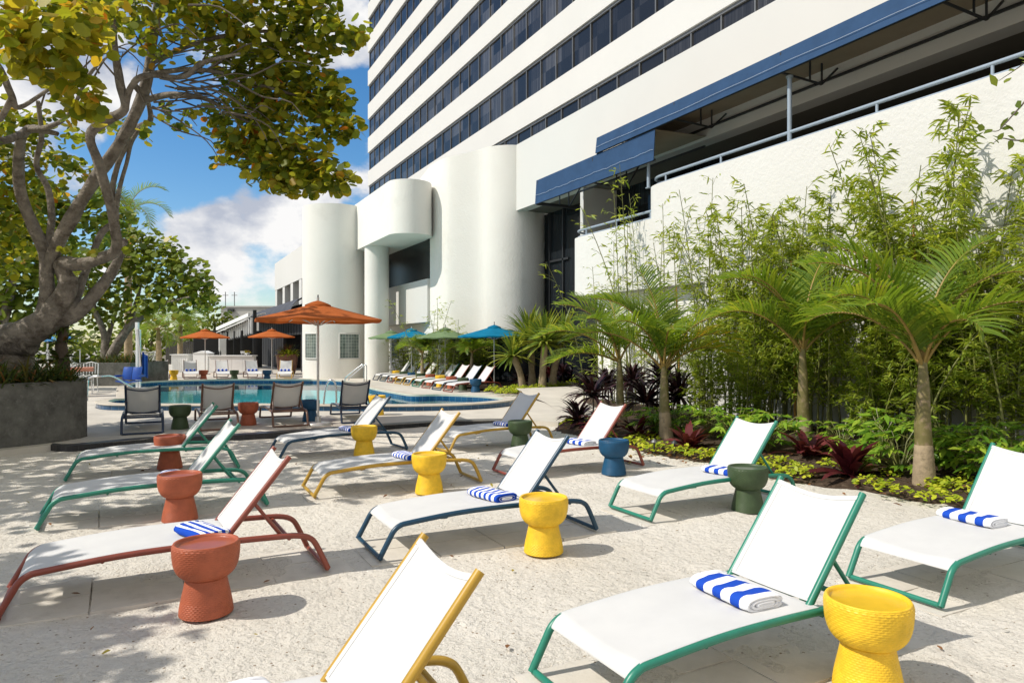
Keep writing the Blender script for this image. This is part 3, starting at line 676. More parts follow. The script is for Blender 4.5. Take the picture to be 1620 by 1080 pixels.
# ---- wicker stools
def stool_meshes(c):
    k = 'st'+c
    if k in _cache: return _cache[k]
    bowl = [(.112,.215),(.128,.222),(.148,.238),(.164,.258),(.176,.284),(.184,.315),(.188,.35),(.190,.385),(.189,.41),(.184,.422)]
    base = [(.152,0),(.150,.03),(.144,.07),(.136,.11),(.127,.15),(.119,.19),(.114,.216)]
    S = 216
    def rows(p, rh):
        q = smooth_pts([Vector((a, 0, b)) for a, b in p], 8); L = [0]
        for i in range(1, len(q)): L.append(L[-1]+(q[i]-q[i-1]).length)
        nr_ = max(2, round(L[-1]/rh)); out = []; off = []
        for r_ in range(nr_):
            for f in (.08, .5, .92):
                t = (r_+f)/nr_*L[-1]; k = max(i for i in range(len(q)) if L[i] <= t+1e-9); k = min(k, len(q)-2); v = q[k].lerp(q[k+1], (t-L[k])/(L[k+1]-L[k])); out.append((v.x, v.z)); off.append((r_, f))
        return out, off
    def weave(off):
        def fn(i, kk):
            r_, f = off[i]; dip = (kk+3*(r_ % 2)) % 6 == 0; return (-.0014 if dip else .0021) if f == .5 else (-.0016 if dip else -.0009)
        return fn
    pr, of = rows(bowl, .0112); mb = MB(); mb.lathe(pr, S, fn=weave(of), closed_bottom=True, closed_top=False)
    mb.lathe([(.183,.416),(.186,.421),(.183,.427),(.177,.428),(.170,.424),(.166,.41)], 48, closed_bottom=False, closed_top=False)
    b1 = mb.mesh('bowl', M['w_'+c])
    pr, of = rows(base, .0112); mb = MB(); mb.lathe(pr, S, fn=weave(of)); b2 = mb.mesh('base', M['w_'+c])
    mb = MB(); mb.lathe([(.167,.412),(.160,.404),(.08,.401),(.001,.400)], 40, closed_bottom=False); b3 = mb.mesh('tray', M['tray_'+c])
    _cache[k] = [('base', b2), ('bowl', b1), ('tray', b3)]; return _cache[k]
def stool(c, x, y, label, group, z=0.0):
    root = empty('wicker_stool', (x, y, z), random.uniform(0, 6), label, 'stool', group)
    root.scale = (1.03, 1.03, 1.03)
    for nm, me in stool_meshes(c): link(nm, me, root)
SG = 'woven stools standing between the sand loungers'
stool('red', .27, 4.73, 'terracotta wicker stool in front of the terracotta lounger, nearest of the terracotta ones', SG)
stool('red', .19, 7.34, 'terracotta wicker stool between the terracotta lounger and a green lounger', SG)
stool('red', .15, 10.5, 'terracotta wicker stool beside the rearmost green lounger, in shade', SG)
stool('yellow', 3.05, 2.24, 'big yellow wicker stool at the bottom edge beside the largest green lounger', SG)
stool('yellow', 2.76, 4.9, 'yellow wicker stool in front of the sunlit blue lounger', SG)
stool('yellow', 2.72, 7.44, 'yellow wicker stool in front of the mustard lounger with a towel', SG)
stool('yellow', 2.77, 10.4, 'yellow wicker stool in shade in front of the rear blue lounger', SG)
stool('green', 5.2, 10.0, 'dark green wicker stool in front of the rear mustard lounger', SG)
stool('blue', 5.23, 7.45, 'blue wicker stool in front of the terracotta lounger by the planting bed', SG)
stool('green', 5.27, 5.2, 'dark green wicker stool in sun behind the largest green lounger', SG)
# ---- towels
def towel_mesh(kind):
    k = 'tw'+kind
    if k in _cache: return _cache[k]
    mb = MB(); L2 = .20; nL = 16; nR = 22
    def sec(a, f):
        e = 1-.10*abs(f)**6
        x = .118*math.copysign(abs(math.cos(a))**.62, math.cos(a))*e; z = .043*math.copysign(abs(math.sin(a))**.7, math.sin(a))*e
        z += .006*math.sin(x*38+f*2)*(1 if z > 0 else .2)
        if z > 0: z *= 1-.14*(x > .05)
        return x, z
    vs = []; 
    for i in range(nL+1):
        f = -1+2*i/nL
        for j in range(nR):
            x, z = sec(2*PI*j/nR, f); vs.append((x, f*L2+.006*math.sin(j*1.9), .044+z+.004*noise.noise(Vector((x*14, f*3, z*20)))))
    fs = [(i*nR+j, i*nR+(j+1) % nR, (i+1)*nR+(j+1) % nR, (i+1)*nR+j) for i in range(nL) for j in range(nR)]
    mb.add(vs, fs)
    # folded end layers: rolled terry edges visible at both ends
    for s in (-1, 1):
        for q, (w, h) in enumerate(((.104,.036),(.078,.021),(.05,.008))):
            pts = [(w*math.copysign(abs(math.cos(a))**.6, math.cos(a)), s*(L2-.004+.003*q), .044+h*math.sin(a)) for a in np.linspace(.15, 2*PI-.35, 20)]
            mb.tube(pts, .0085, 6)
        mb.add([(x_, s*(L2-.006), .044+z_) for x_, z_ in (sec(2*PI*j/nR, .98) for j in range(nR))], [tuple(range(nR)) if s > 0 else tuple(range(nR-1, -1, -1))])
    _cache[k] = mb.mesh('towel', M['towel_'+kind]); return _cache[k]
def towel(kind, li, lx, ly, drz, label, sc=1.0):
    x, y, rz = sand_l[li]; c, s = math.cos(rz), math.sin(rz)
    o = link('rolled_towel', towel_mesh(kind), None, (x+c*lx-s*ly, y+s*lx+c*ly, .318), rz+drz); o.scale = (sc, sc, sc*.82)
    tag(o, label, 'towel', 'folded striped towels on the sand loungers')
T = .16
towel('long', 0, T, -.13, .35, 'white towel with long wavy blue lines on the leftmost terracotta lounger')
towel('narrow', 1, T-.02, -.05, .1, 'blue striped towel peeking out behind the middle terracotta stool', .9)
towel('narrow', 3, T, 0, .1, 'blue striped towel on the shaded blue lounger behind the small yellow stool', .95)
towel('narrow', 4, T-.02, -.10, .2, 'narrow striped towel on the mustard lounger behind the middle yellow stool')
towel('narrow', 5, T+.02, -.05, .1, 'narrow striped towel beside the dark green stool on the rear mustard lounger', .95)
towel('wide', 6, T-.02, -.04, .1, 'striped towel on the terracotta lounger beside the blue stool')
towel('wide', 7, T-.02, -.10, .1, 'wide striped towel on the green lounger in front of the red bromeliads')
towel('narrow', 8, T-.06, -.02, .2, 'narrow striped towel on the sunlit blue lounger in mid sand', 1.05)
towel('wide', 9, T-.16, .10, .1, 'striped towel at the bottom edge on the nearest mustard lounger')
towel('wide', 10, T-.10, .0, -.05, 'wide banded towel on the largest green lounger', 1.08)
towel('wide', 11, T-.02, .12, -.05, 'wide banded towel on the green lounger cut off by the right edge')
# ---- deck loungers seen from behind
DG = 'sun loungers on the deck facing the pool'
for c, x, lab in (('navy', -.235, 'navy framed lounger seen from behind, leftmost on the deck in front of the pool'), ('brown', 1.02, 'rust framed lounger seen from behind between the dark green and rust stools on the deck'),
                  ('brown', 2.29, 'rust framed lounger seen from behind between the rust and blue deck stools'), ('navy', 3.70, 'navy framed lounger seen from behind just right of the large orange umbrella pole')):
    lounger(c, x, 13.95+.99, RAD(-90 if x != 3.70 else -96), lab, DG, SZ)
SD = 'woven stools on the deck in front of the pool'
stool('green', .38, 14.6, 'dark green stool between the navy and rust loungers on the deck', SD, SZ); stool('red', 1.60, 14.7, 'rust stool between the two rust loungers on the deck', SD, SZ)
stool('blue', 2.82, 14.85, 'dark blue stool beside the large orange umbrella pole', SD, SZ); stool('yellow', 4.42, 15.5, 'yellow stool half hidden behind the navy lounger right of the umbrella pole', SD, SZ)
# ---- far side of the pool, facing the camera
FG = 'white loungers along the far side of the pool'
fx = [(256.5, 'brown', 'white lounger leftmost on the far pool side'), (303, 'brown', 'white lounger between the far yellow and rust stools'), (355, 'brown', 'white lounger between the far rust and green stools'),
      (404, 'brown', 'white lounger between the far green and blue stools'), (457, 'yellow', 'white lounger in front of the big brown plant pot')]
for px, c, lab in fx:
    p = G(px, 599.5, SZ); lounger(c, p.x, p.y+.99, RAD(90+(0 if px != 457 else -12)), lab, FG, SZ)
    for i in range(3):
        k = MB(); k.tube([(0, -.13, .055), (0, -.12, .055), (0, .12, .055), (0, .13, .055)], [.04, .055, .055, .04], 10)
        tag(k.build('rolled_towel', M['towel_wide'], None, (p.x-.17+.17*i, p.y+1.16, SZ+.33)), 'rolled towel, one of three, on the '+lab.replace('white ', ''), 'towel', 'rolled towels, three on each far lounger')
SF = 'woven stools along the far side of the pool'
for px, c, lab in ((275, 'yellow', 'far yellow stool right of the leftmost white lounger across the pool'), (322, 'red', 'far rust stool under the left orange umbrella across the pool'), (371, 'green', 'far dark green stool in front of the white bar counter'), (423, 'blue', 'far blue stool at the foot of the right orange umbrella')):
    p = G(px, 601, SZ); stool(c, p.x, p.y+.1, lab, SF, SZ)
# ---- the angled row beside the pool
RG = 'sun loungers in the slanted row between the pool and the white wall'
rc = ['red', 'blue', 'red', 'green', 'yellow', 'yellow', 'red', 'blue', 'navy']
rl = ['terracotta framed lounger nearest in the slanted poolside row, by the teal umbrella pole', 'blue framed lounger second nearest in the slanted poolside row', 'terracotta framed lounger third nearest in the slanted poolside row', 'green framed lounger halfway along the slanted poolside row',
      'mustard framed lounger just behind the green one in the slanted poolside row', 'second mustard framed lounger further back in the slanted poolside row', 'terracotta framed lounger third from the far end of the slanted poolside row', 'blue framed lounger second from the far end of the slanted poolside row', 'navy framed lounger farthest in the slanted row, beside the round white column']
ss = ['blue', 'green', 'red', 'yellow', 'red', 'green', 'blue', 'green', 'yellow']
sn = ['blue stool before the nearest lounger of the slanted row', 'dark green stool before the second lounger of the slanted row', 'terracotta stool before the third lounger of the slanted row', 'yellow stool before the green lounger of the slanted row', 'terracotta stool before the first mustard lounger of the slanted row', 'dark green stool before the second mustard lounger of the slanted row',
      'small blue stool far along the slanted row', 'dark green stool second from the far end of the slanted row', 'yellow stool at the far end of the slanted row by the round column']
ra = RAD(5)
for i in range(9):
    fx_, fy_ = 8.72, 21.7+1.09*i
    x, y = from_foot(fx_, fy_, ra); lounger(rc[i], x, y, ra+RAD(random.uniform(-2, 2)), rl[i], RG, SZ)
    q = Vector((math.cos(ra), math.sin(ra))); w = Vector((-math.sin(ra), math.cos(ra)))
    s_ = Vector((x, y))+q*-.22-w*.57; stool(ss[i], s_.x, s_.y, sn[i], 'woven stools in the slanted poolside row', SZ)
    if i < 4:
        o = link('rolled_towel', towel_mesh('narrow'), None, (x+q.x*.12, y+q.y*.12, SZ+.318), ra); tag(o, ['striped towel on the nearest lounger of the slanted row', 'striped towel on the second lounger of the slanted row', 'striped towel on the third lounger of the slanted row', 'striped towel on the green lounger of the slanted row'][i], 'towel', 'folded towels on the slanted row')
# ---- umbrellas
def umbrella(col, x, y, rad, label, group, rot=0.0, zr=2.10, za=2.46, wood=False):
    root = empty('patio_umbrella', (x, y, SZ), rot, label, 'umbrella', group); n = 8
    mb = MB(); K = 6; vs = []; fs = []
    for i in range(K+1):
        f = i/K
        for j in range(n*4):
            a = 2*PI*j/(n*4); q = (j % 4)/4; edge = 1-.076*math.sin(PI*q)
            rr = rad*f*edge; z = za-(za-zr)*(f**.92)-.02*f*math.sin(PI*q)
            vs.append((rr*math.cos(a), rr*math.sin(a), z))
    m = n*4
    for i in range(K):
        for j in range(m):
            j2 = (j+1) % m; fs.append((i*m+j, (i+1)*m+j, (i+1)*m+j2, i*m+j2))
    b0 = len(vs)
    for j in range(m): v = vs[K*m+j]; vs.append((v[0]*.995, v[1]*.995, v[2]-.045-.006*math.sin(j*2.2)))
    for j in range(m): j2 = (j+1) % m; fs.append((K*m+j, b0+j, b0+j2, K*m+j2))
    mb.add(vs, fs, False); cn = mb.build('canopy', M['can_'+col], root)
    mb = MB(); vs = []; fs = []
    for i, (rr, z) in enumerate(((.015, za+.035), (.12, za+.004), (.25, za-.052), (.253, za-.075))):
        for j in range(16): a = 2*PI*j/16; vs.append((rr*math.cos(a), rr*math.sin(a), z))
    mb.add(vs, [(i*16+j, (i+1)*16+j, (i+1)*16+(j+1) % 16, i*16+(j+1) % 16) for i in range(3) for j in range(16)]); mb.build('vent_cap', M['can_'+col], cn)
    mb = MB(); mb.tube([(0,0,.05),(0,0,za+.10)], .024, 12); mb.build('pole', M['pole'], root)
    mb = MB(); mb.tube([(0,0,za+.08),(0,0,za+.1),(0,0,za+.145),(0,0,za+.15)], [.016,.013,.012,.006], 8); mb.build('finial', M['dark_metal'], root)
    mb = MB(); mb.lathe([(.27,0),(.27,.03),(.25,.045),(.06,.055),(.05,.16),(.03,.165)], 28); mb.build('base_plate', M['pole'], root)
    for j in range(n):
        a = 2*PI*j/n; mb = MB(); ca, sa = math.cos(a), math.sin(a)
        mb.bar((.03*ca, .03*sa, za-.04), (rad*.98*ca, rad*.98*sa, zr-.012), .018); mb.bar((.04*ca, .04*sa, zr-.12), (rad*.5*ca, rad*.5*sa, za-(za-zr)*.53-.03), .014)
        mb.build('rib', M['pole'], root)
UG = 'patio umbrellas round the pool'
umbrella('orange', 2.84, 14.14, 1.27, 'largest orange umbrella, its pole standing on the deck between pool loungers', UG, .3, 2.08, 2.42)
p = G(430, 592, SZ); umbrella('orange', p.x, p.y, 1.25, 'smaller orange umbrella across the pool in front of the charcoal wall', UG, .1, 2.03, 2.42)
p = G(324.5, 592, SZ); umbrella('orange', p.x, p.y, 1.28, 'smaller orange umbrella across the pool above the white bar counter', UG, .5, 2.0, 2.42)
umbrella('teal', 10.95, 23.1, 1.36, 'teal umbrella nearest in the slanted row, in front of the spiky palms', UG, .2, 1.90, 2.28)
umbrella('sage', 10.1, 25.8, 1.13, 'sage green umbrella between the two teal ones', UG, .4, 1.88, 2.24)
umbrella('teal', 9.83, 29.1, 1.12, 'teal umbrella farther along, just left of the middle sage one', UG, .1, 1.92, 2.28)
umbrella('sage', 9.25, 30.2, 1.0, 'sage green umbrella farthest along, half behind the teal one and against the column', UG, .6, 1.90, 2.2)

# ================================================================== PLANTS
def sweep_tree(root_name, loc, label, cat, group, limbs, mat, crown_me, rs_=1.0, seg=14, wob=.16, n=5):
    root = empty(root_name, loc, 0, label, cat, group); off = -Vector(loc)
    mb = MB()
    for pts, rs in limbs:
        P = smooth_pts([Vector(p)+off for p in pts], n); Rr = lerp_list(rs, n); mb.tube(P, [x*rs_ for x in Rr], seg, True, wob)
    mb.build('trunk', mat, root)
    if crown_me is not None:
        c = link('crown', crown_me, root); c.location = off
    return root
# ---- big sea grape tree in the dark planter
def q(px, py, d): return tuple(D(px, py, d))
limbs = [
 ([(-3.2,12.9,.85), q(-30,545,12.6), q(25,535,12.5), q(68,512,12.5), q(100,470,12.5), q(106,436,12.5)], [.42,.40,.38,.33,.24,.19]),
 ([q(-160,500,12.3), q(-60,535,12.4), q(10,540,12.5), q(50,540,12.5)], [.2,.28,.33,.30]),
 ([q(20,560,12.6), q(15,600,12.6), q(10,640,12.6)], [.40,.48,.6]),
 ([q(60,530,12.5), q(76,480,12.5), q(74,425,12.5), q(70,395,12.5), q(50,350,12.4), q(32,300,12.2), q(30,240,11.8), q(44,205,11.3), q(90,212,10.9)], [.26,.2,.16,.15,.14,.12,.11,.09,.05]),
 ([q(74,430,12.5), q(96,375,12.4), q(146,290,12.2), q(196,215,12.0), q(226,150,11.8), q(240,80,11.6), q(250,0,11.4), q(262,-90,11.2)], [.15,.145,.14,.13,.12,.10,.08,.05]),
 ([q(106,440,12.5), q(98,418,12.5), q(125,418,12.4), q(160,408,12.2), q(184,392,12.0), q(176,330,11.7), q(158,265,11.4), q(143,215,11.2), q(170,190,11.1), q(198,172,11.0), q(190,130,10.9), q(182,80,10.7), q(180,0,10.4), q(196,-80,10.2)], [.19,.18,.15,.13,.12,.10,.10,.10,.09,.09,.08,.07,.055,.04]),
 ([q(85,508,12.5), q(112,502,12.6), q(140,478,12.7), q(168,445,12.8), q(190,405,13.0), q(196,380,13.2)], [.17,.165,.15,.13,.11,.08]),
 ([q(98,505,12.55), q(115,488,12.6), q(128,450,12.9), q(142,415,13.1), q(160,370,13.4), q(184,345,13.6), q(178,300,13.6), q(190,250,13.4), q(216,205,13.2), q(238,190,13.0), q(232,150,12.7), q(234,110,12.5)], [.12,.12,.10,.09,.08,.075,.075,.07,.07,.065,.055,.04]),
 ([q(184,352,13.6), q(186,310,13.6), q(200,260,13.5), q(208,225,13.3), q(224,200,13.0)], [.06,.06,.05,.05,.04]),
 ([q(74,400,12.5), q(82,345,12.6), q(76,300,12.6), q(58,262,12.5), q(66,215,12.3), q(60,160,12.0)], [.08,.08,.075,.06,.06,.04]),
 ([q(232,158,11.8), q(270,150,11.6), q(320,155,11.4), q(372,180,11.2), q(430,205,11.0)], [.075,.065,.05,.035,.02]),
 ([q(226,150,11.8), q(212,130,11.6), q(240,118,11.4), q(300,110,11.2), q(360,118,11.0), q(430,140,10.8), q(500,160,10.6)], [.075,.07,.06,.05,.04,.03,.02]),
 ([q(240,100,11.6), q(280,80,11.3), q(340,60,11.0), q(420,50,10.7), q(510,60,10.4)], [.06,.05,.045,.035,.02]),
 ([q(198,172,11.0), q(206,140,10.9), q(230,120,10.8), q(290,122,10.7), q(320,100,10.6), q(380,85,10.4)], [.07,.06,.055,.05,.045,.02]),
 ([q(44,205,11.3), q(10,222,10.8), q(-40,225,10.2)], [.08,.075,.06]), ([q(44,205,11.3), q(80,200,10.8), q(110,180,10.4), q(140,120,9.8), q(170,90,9.4)], [.06,.05,.04,.03,.015]),
 ([q(-40,60,9.5), q(0,110,9.4), q(18,150,9.4), q(30,170,9.6), q(80,140,9.8), q(130,105,9.8)], [.07,.06,.055,.05,.03,.02]), ([q(18,158,9.4), q(0,190,9.8)], [.05,.05]),
]
limbs += [([(-4.0,12.0,2.2),(-4.9,11.6,3.2),(-5.5,11.4,4.2)], [.2,.16,.1])]
mbT = random.Random(3)
# fine bare twigs fanning out to the right
twigs = []
for k in range(46):
    sx = mbT.uniform(235, 380); sy = 150+mbT.uniform(-35, 40); d0 = mbT.uniform(10.6, 12.2); L = mbT.uniform(50, 150); a = mbT.uniform(-.5, .5)
    P = [q(sx, sy, d0), q(sx+L*.35*math.cos(a), sy+L*.35*math.sin(a)+mbT.uniform(-8, 8), d0-.2), q(sx+L*.7*math.cos(a), sy+L*.7*math.sin(a)+mbT.uniform(-10, 10), d0-.3), q(sx+L*math.cos(a+.2), sy+L*math.sin(a+.2), d0-.4)]
    twigs.append((P, [.018, .013, .009, .005]))
for k in range(40):
    sx = mbT.uniform(20, 330); sy = mbT.uniform(-20, 170); d0 = mbT.uniform(9.6, 12); L = mbT.uniform(40, 120); a = mbT.uniform(-2.6, .3)
    twigs.append(([q(sx, sy, d0), q(sx+L*.5*math.cos(a), sy+L*.5*math.sin(a)+mbT.uniform(-8, 8), d0-.1), q(sx+L*math.cos(a+.3), sy+L*math.sin(a+.3), d0-.3)], [.016, .011, .005]))
def pb(px, py, d, r, n, dr=.55):
    n = int(n*1.95)
    k = d/F; return (q(px, py, d), (r*k, dr+.2*r*k, r*k*.85), n)
crown = []
# upper mass, right mass, hanging lower right, left
for a in [(60,-30,9.6,70,90),(150,-40,10,75,100),(250,-40,10.2,80,120),(340,-30,10.3,80,130),(430,-25,10.4,75,130),(500,5,10.4,45,80),(120,40,10.6,45,40),(205,25,11.2,45,55),(290,20,11.0,50,75),(350,35,10.8,52,95),(415,45,10.7,55,110),(470,55,10.6,45,90),(520,60,10.4,32,60),(556,60,10.3,22,28),(570,62,10.2,10,9),
          (330,80,11.4,42,45),(385,100,11.2,48,85),(440,110,11,48,100),(490,125,10.8,42,80),(520,150,10.7,34,55),(538,168,10.7,24,36),(395,150,11.2,45,85),(440,165,11,48,100),(490,178,10.8,40,80),(530,205,10.6,32,50),(556,208,10.6,18,24),
          (345,190,11.4,30,30),(385,210,11.2,42,85),(430,225,11,46,105),(478,240,10.8,42,95),(385,240,11.2,34,60),(420,270,11,38,80),(470,280,10.8,36,75),(515,275,10.7,34,70),(542,292,10.7,20,36),(505,298,10.7,16,16),(455,290,10.9,24,30),(360,225,11.3,18,14),(345,255,11.3,10,6),
          (288,200,11.8,16,7),(260,180,11.8,16,9),(230,215,12.2,10,5),(300,185,11.6,14,6),
          (35,20,7.6,48,34),(85,55,7.7,50,34),(30,70,7.6,40,30),(120,30,8.0,36,22),(150,60,8.2,30,18),(60,105,7.9,38,28),(95,100,8.0,22,12),(130,150,8.4,34,26),(105,170,8.4,18,10),(155,180,8.6,14,8),(148,55,8.0,10,4),(170,20,9,40,34),(230,60,10.8,34,24),(255,85,11,24,14),
          (20,200,13,40,60),(20,260,13.2,46,85),(40,310,13.6,48,90),(5,340,13.4,40,70),(70,240,13.6,32,36),(105,260,13.6,26,30),(120,215,13.2,20,16),(135,275,13.6,22,22),(60,190,12.8,28,28),(95,300,13.8,16,10),(30,375,13.8,44,80),(5,420,13.8,38,60),(65,350,14,22,20),(165,195,12.6,20,14),(190,205,12.4,16,10),(230,205,12.4,14,8),
          (213,378,12.2,9,5),(150,400,12.2,10,4),(198,392,12,6,3),(100,392,12.3,8,3),
          (-60,60,8.5,90,110),(-80,180,10,90,110),(-120,300,12,90,120),(-60,400,13,70,90)]:
    crown.append(pb(*a))
# the part of the crown left of the view, which shades the sand and the deck
rr = random.Random(5)
for k in range(88):
    x = rr.uniform(-7.4, -2.8); y = rr.uniform(8.4, 16.4); z = rr.uniform(3.9, 6.3)
    if x > -.165*y-1.0 and False: continue
    crown.append(((x, y, z), (.75, .75, .5), 62))
for k in range(120):
    crown.append(((rr.uniform(-7.6, -4.5), rr.uniform(1.2, 7.2), rr.uniform(3.9, 4.7)), (.6, .7, .4), 52))
Pp, Dd = blob_points(crown); n = len(Pp)
nr = rand_dirs(n)*.75+np.array([-.15, -.1, .75])+Dd*.35
tint = np.clip(RNG.normal(.40, .25, n)+.16*noise.noise(Vector((0,0,0))), 0, .93)
near = np.array([(p[0]*SN+p[1]*CS) for p in Pp]); tint = np.where((near < 9) & (near > 5), np.clip(tint+.16, 0, .9), tint)
tint = np.where(RNG.random(n) < .014, RNG.uniform(.93, 1, n), tint)
sz = RNG.uniform(.052, .086, n)
sz = np.where(near < 9, sz*1.25, sz)
cm = leaves_mesh('crown', M['grape'], Pp, nr, rand_dirs(n), sz, sz, tint, 'round')
tree = sweep_tree('sea_grape_tree', (-3.2, 12.9, .85), 'large leaning sea grape tree with pale twisted trunk in the curved dark planter', 'tree', 'trees around the pool', limbs, M['bark'], cm, rs_=.74, wob=.3)
mb = MB()
for P, rs in twigs: mb.tube([Vector(p)-tree.location for p in smooth_pts(P, 3)], lerp_list(rs, 3), 5, False)
mb.build('twigs', M['twig'], tree)
# ---- dark planters
def planter(label, poly, z1, fill_z, loc, ipoly):
    root = empty('concrete_planter', loc, 0, label, 'planter', 'dark concrete planters')
    m = len(poly); A = [(x-loc[0], y-loc[1]) for x, y in poly]; B = [(x-loc[0], y-loc[1]) for x, y in ipoly]
    mb = MB(); ring_strip(mb, A, -.1, A, z1-.012); ring_strip(mb, A, z1-.012, offset_poly(A, -.012), z1); ring_strip(mb, offset_poly(A, -.012), z1, B, z1); ring_strip(mb, B, z1, B, fill_z); 
    for i in range(len(mb.sm)): mb.sm[i] = i < m and False
    mb.build('walls', M['planter'], root)
    mb = MB(); mb.add([(x, y, fill_z) for x, y in B], [tuple(range(m))], False); mb.build('soil', M['mulch'], root); return root
pl = [(-1.08, 14.05)]
f0 = Vector((-1.08, 14.05)); f1 = Vector((-2.16, 13.05))
front = [(-1.08,14.1),(-1.16,13.86),(-1.34,13.62),(-1.62,13.36),(-1.9,13.18),(-2.2,13.02),(-2.7,12.82),(-3.4,12.7),(-4.6,12.65),(-6.2,12.9),(-6.6,15.2),(-4.5,16.4),(-2.2,15.8),(-1.25,14.9)]
front = front[::-1]
pin = offset_poly(front, -.16)
planter('big curved dark concrete planter at the left edge holding the leaning tree', front, 1.06, .95, (-3.2, 14.2), pin)
pf = [D(x, 0, 27) for x in (122, 206)]
a = Vector((pf[0].x, pf[0].y)); b = Vector((pf[1].x, pf[1].y)); u = (b-a).normalized(); w = Vector((-u.y, u.x))
sq = [a, b, b+w*3, a+w*3]
planter('low dark concrete planter behind the pool lift with brown grass', [tuple(v) for v in sq], .98, .9, ((a.x+b.x)/2, (a.y+b.y)/2), offset_poly([tuple(v) for v in sq], -.15))
def sword_cards(c, n, L, Wd, elo, ehi, droop, spread=.05, seg=4, fold=0.0, rnd=.2):
    """long arching leaves from a centre: returns strips (n*seg,4,3)"""
    out = np.empty((n*seg, 4, 3)); k = 0; tl = []
    for i in range(n):
        az = random.uniform(0, 2*PI); el = random.uniform(elo, ehi); l = L*random.uniform(1-rnd, 1+rnd*.5); h = Vector((math.cos(az), math.sin(az), 0)); s = Vector((-h.y, h.x, 0))
        p = Vector(c)+h*random.uniform(0, spread); e = el; pts = [p.copy()]
        for j in range(seg): p = p+(h*math.cos(e)+Vector((0,0,1))*math.sin(e))*(l/seg); e -= droop/seg*(1+j*.3); pts.append(p.copy())
        tw = random.uniform(-.4, .4); s2 = (s*math.cos(tw)+Vector((0,0,1))*math.sin(tw))
        for j in range(seg):
            w0 = Wd*(.75+.5*math.sin(PI*min(1, j/seg+.15))) if j else Wd*.7; w1 = Wd*(.75+.5*math.sin(PI*min(1, (j+1)/seg+.15))) if j < seg-1 else Wd*.04
            out[k] = [pts[j]-s2*w0, pts[j]+s2*w0, pts[j+1]+s2*w1, pts[j+1]-s2*w1]; k += 1
        tl += [random.random()]*seg
    return out, tl
# growth in the planters (grass and bromeliads one cannot count)
V = []; Tn = []
for k in range(260):
    c = (random.uniform(-4.6, -1.3), random.uniform(13.05, 14.8), .93)
    if c[1] > 13.0-(c[0]+2.2)*.0 and c[1] > 13.25+(c[0]+2.0)*.9: v, t_ = sword_cards(c, 9, random.uniform(.3, .75), .014, .5, 1.5, 1.2, .1, 3); V.append(v); Tn += t_
tag(link('planter_growth', cards('planter_growth', M['grassy'], np.concatenate(V), Tn)), 'grassy and reddish undergrowth filling the curved dark planter', 'undergrowth', None, 'stuff')
V = []; Tn = []
for k in range(70):
    c = a+u*random.uniform(.2, 2.0)+w*random.uniform(.2, 2); v, t_ = sword_cards((c.x, c.y, .9), 9, random.uniform(.3, .7), .014, .5, 1.5, 1.2, .1, 3); V.append(v); Tn += t_
tag(link('planter_grass', cards('planter_grass', M['grassy'], np.concatenate(V), Tn)), 'brownish grasses filling the low planter behind the lift', 'grass', None, 'stuff')
# bromeliad covered stump at the planter edge
st = empty('bromeliad_stump', (-1.55, 15.1, .95), 0, 'dark stump wrapped in reddish bromeliads at the planter corner', 'plant')
mb = MB(); mb.tube([(0,0,-.1),(.03,0,.3),(-.02,.05,.7),(.05,0,1.15)], [.14,.12,.10,.06], 9, True, .3); mb.build('stem', M['bark_dark'], st)
V = []; Tn = []
for z in (.15, .45, .75, 1.0): v, t_ = sword_cards((.05*math.sin(z*9), -.05, z), 26, .34, .022, -.2, 1.1, 1.2, .1, 3); V.append(v); Tn += t_
link('leaves', cards('leaves', M['grassy'], np.concatenate(V), np.clip(np.array(Tn)*.9+.1, 0, 1)), st)

# ---- palms with feather fronds
def frond_cards(base, az, el, L, droop, nl=36, ll=.44, lw=.017, vee=.5, yellow=0.0):
    h = Vector((math.cos(az), math.sin(az), 0)); s = Vector((-h.y, h.x, 0)); Z = Vector((0,0,1)); S = 14; p = Vector(base); e = el; pts = [p.copy()]; dirs = []
    for j in range(S): d = h*math.cos(e)+Z*math.sin(e); dirs.append(d); p = p+d*(L/S); pts.append(p.copy()); e -= droop/S*(.5+1.2*j/S)
    dirs.append(dirs[-1]); out = []; tt = []
    for i in range(nl):
        f = .16+.84*i/(nl-1); x = f*S; k = min(int(x), S-1); c = pts[k].lerp(pts[k+1], x-k); d = dirs[k]; n_ = s.cross(d).normalized(); n_ = n_ if n_.z > 0 else -n_
        l = ll*(.45+.9*math.sin(PI*min(1, f*.82+.12)))*random.uniform(.85, 1.1)
        for sg in (-1, 1):
            o = (s*sg*.80+d*(.42+.5*f)+n_*vee*random.uniform(.7, 1.2)).normalized(); q0 = c; g = random.uniform(.25, .65)
            side = d.cross(o).cross(o).normalized(); wid = d*.55+side*.3; wid = (wid-o*wid.dot(o)).normalized()*lw
            prev = q0; o2 = o.copy(); tv = random.uniform(.1, .65)+yellow*random.uniform(.2, .6)
            for j in range(4):
                nx_ = prev+o2*(l/4); w0 = wid*(.5 if j == 0 else 1-.10*j); w1 = wid*(1-.12*(j+1) if j < 3 else .05); out.append([prev-w0, prev+w0, nx_+w1, nx_-w1]); tt.append(tv); prev = nx_; o2 = (o2-Z*g*.42).normalized()
    return np.array([[tuple(v) for v in q_] for q_ in out]), tt, pts
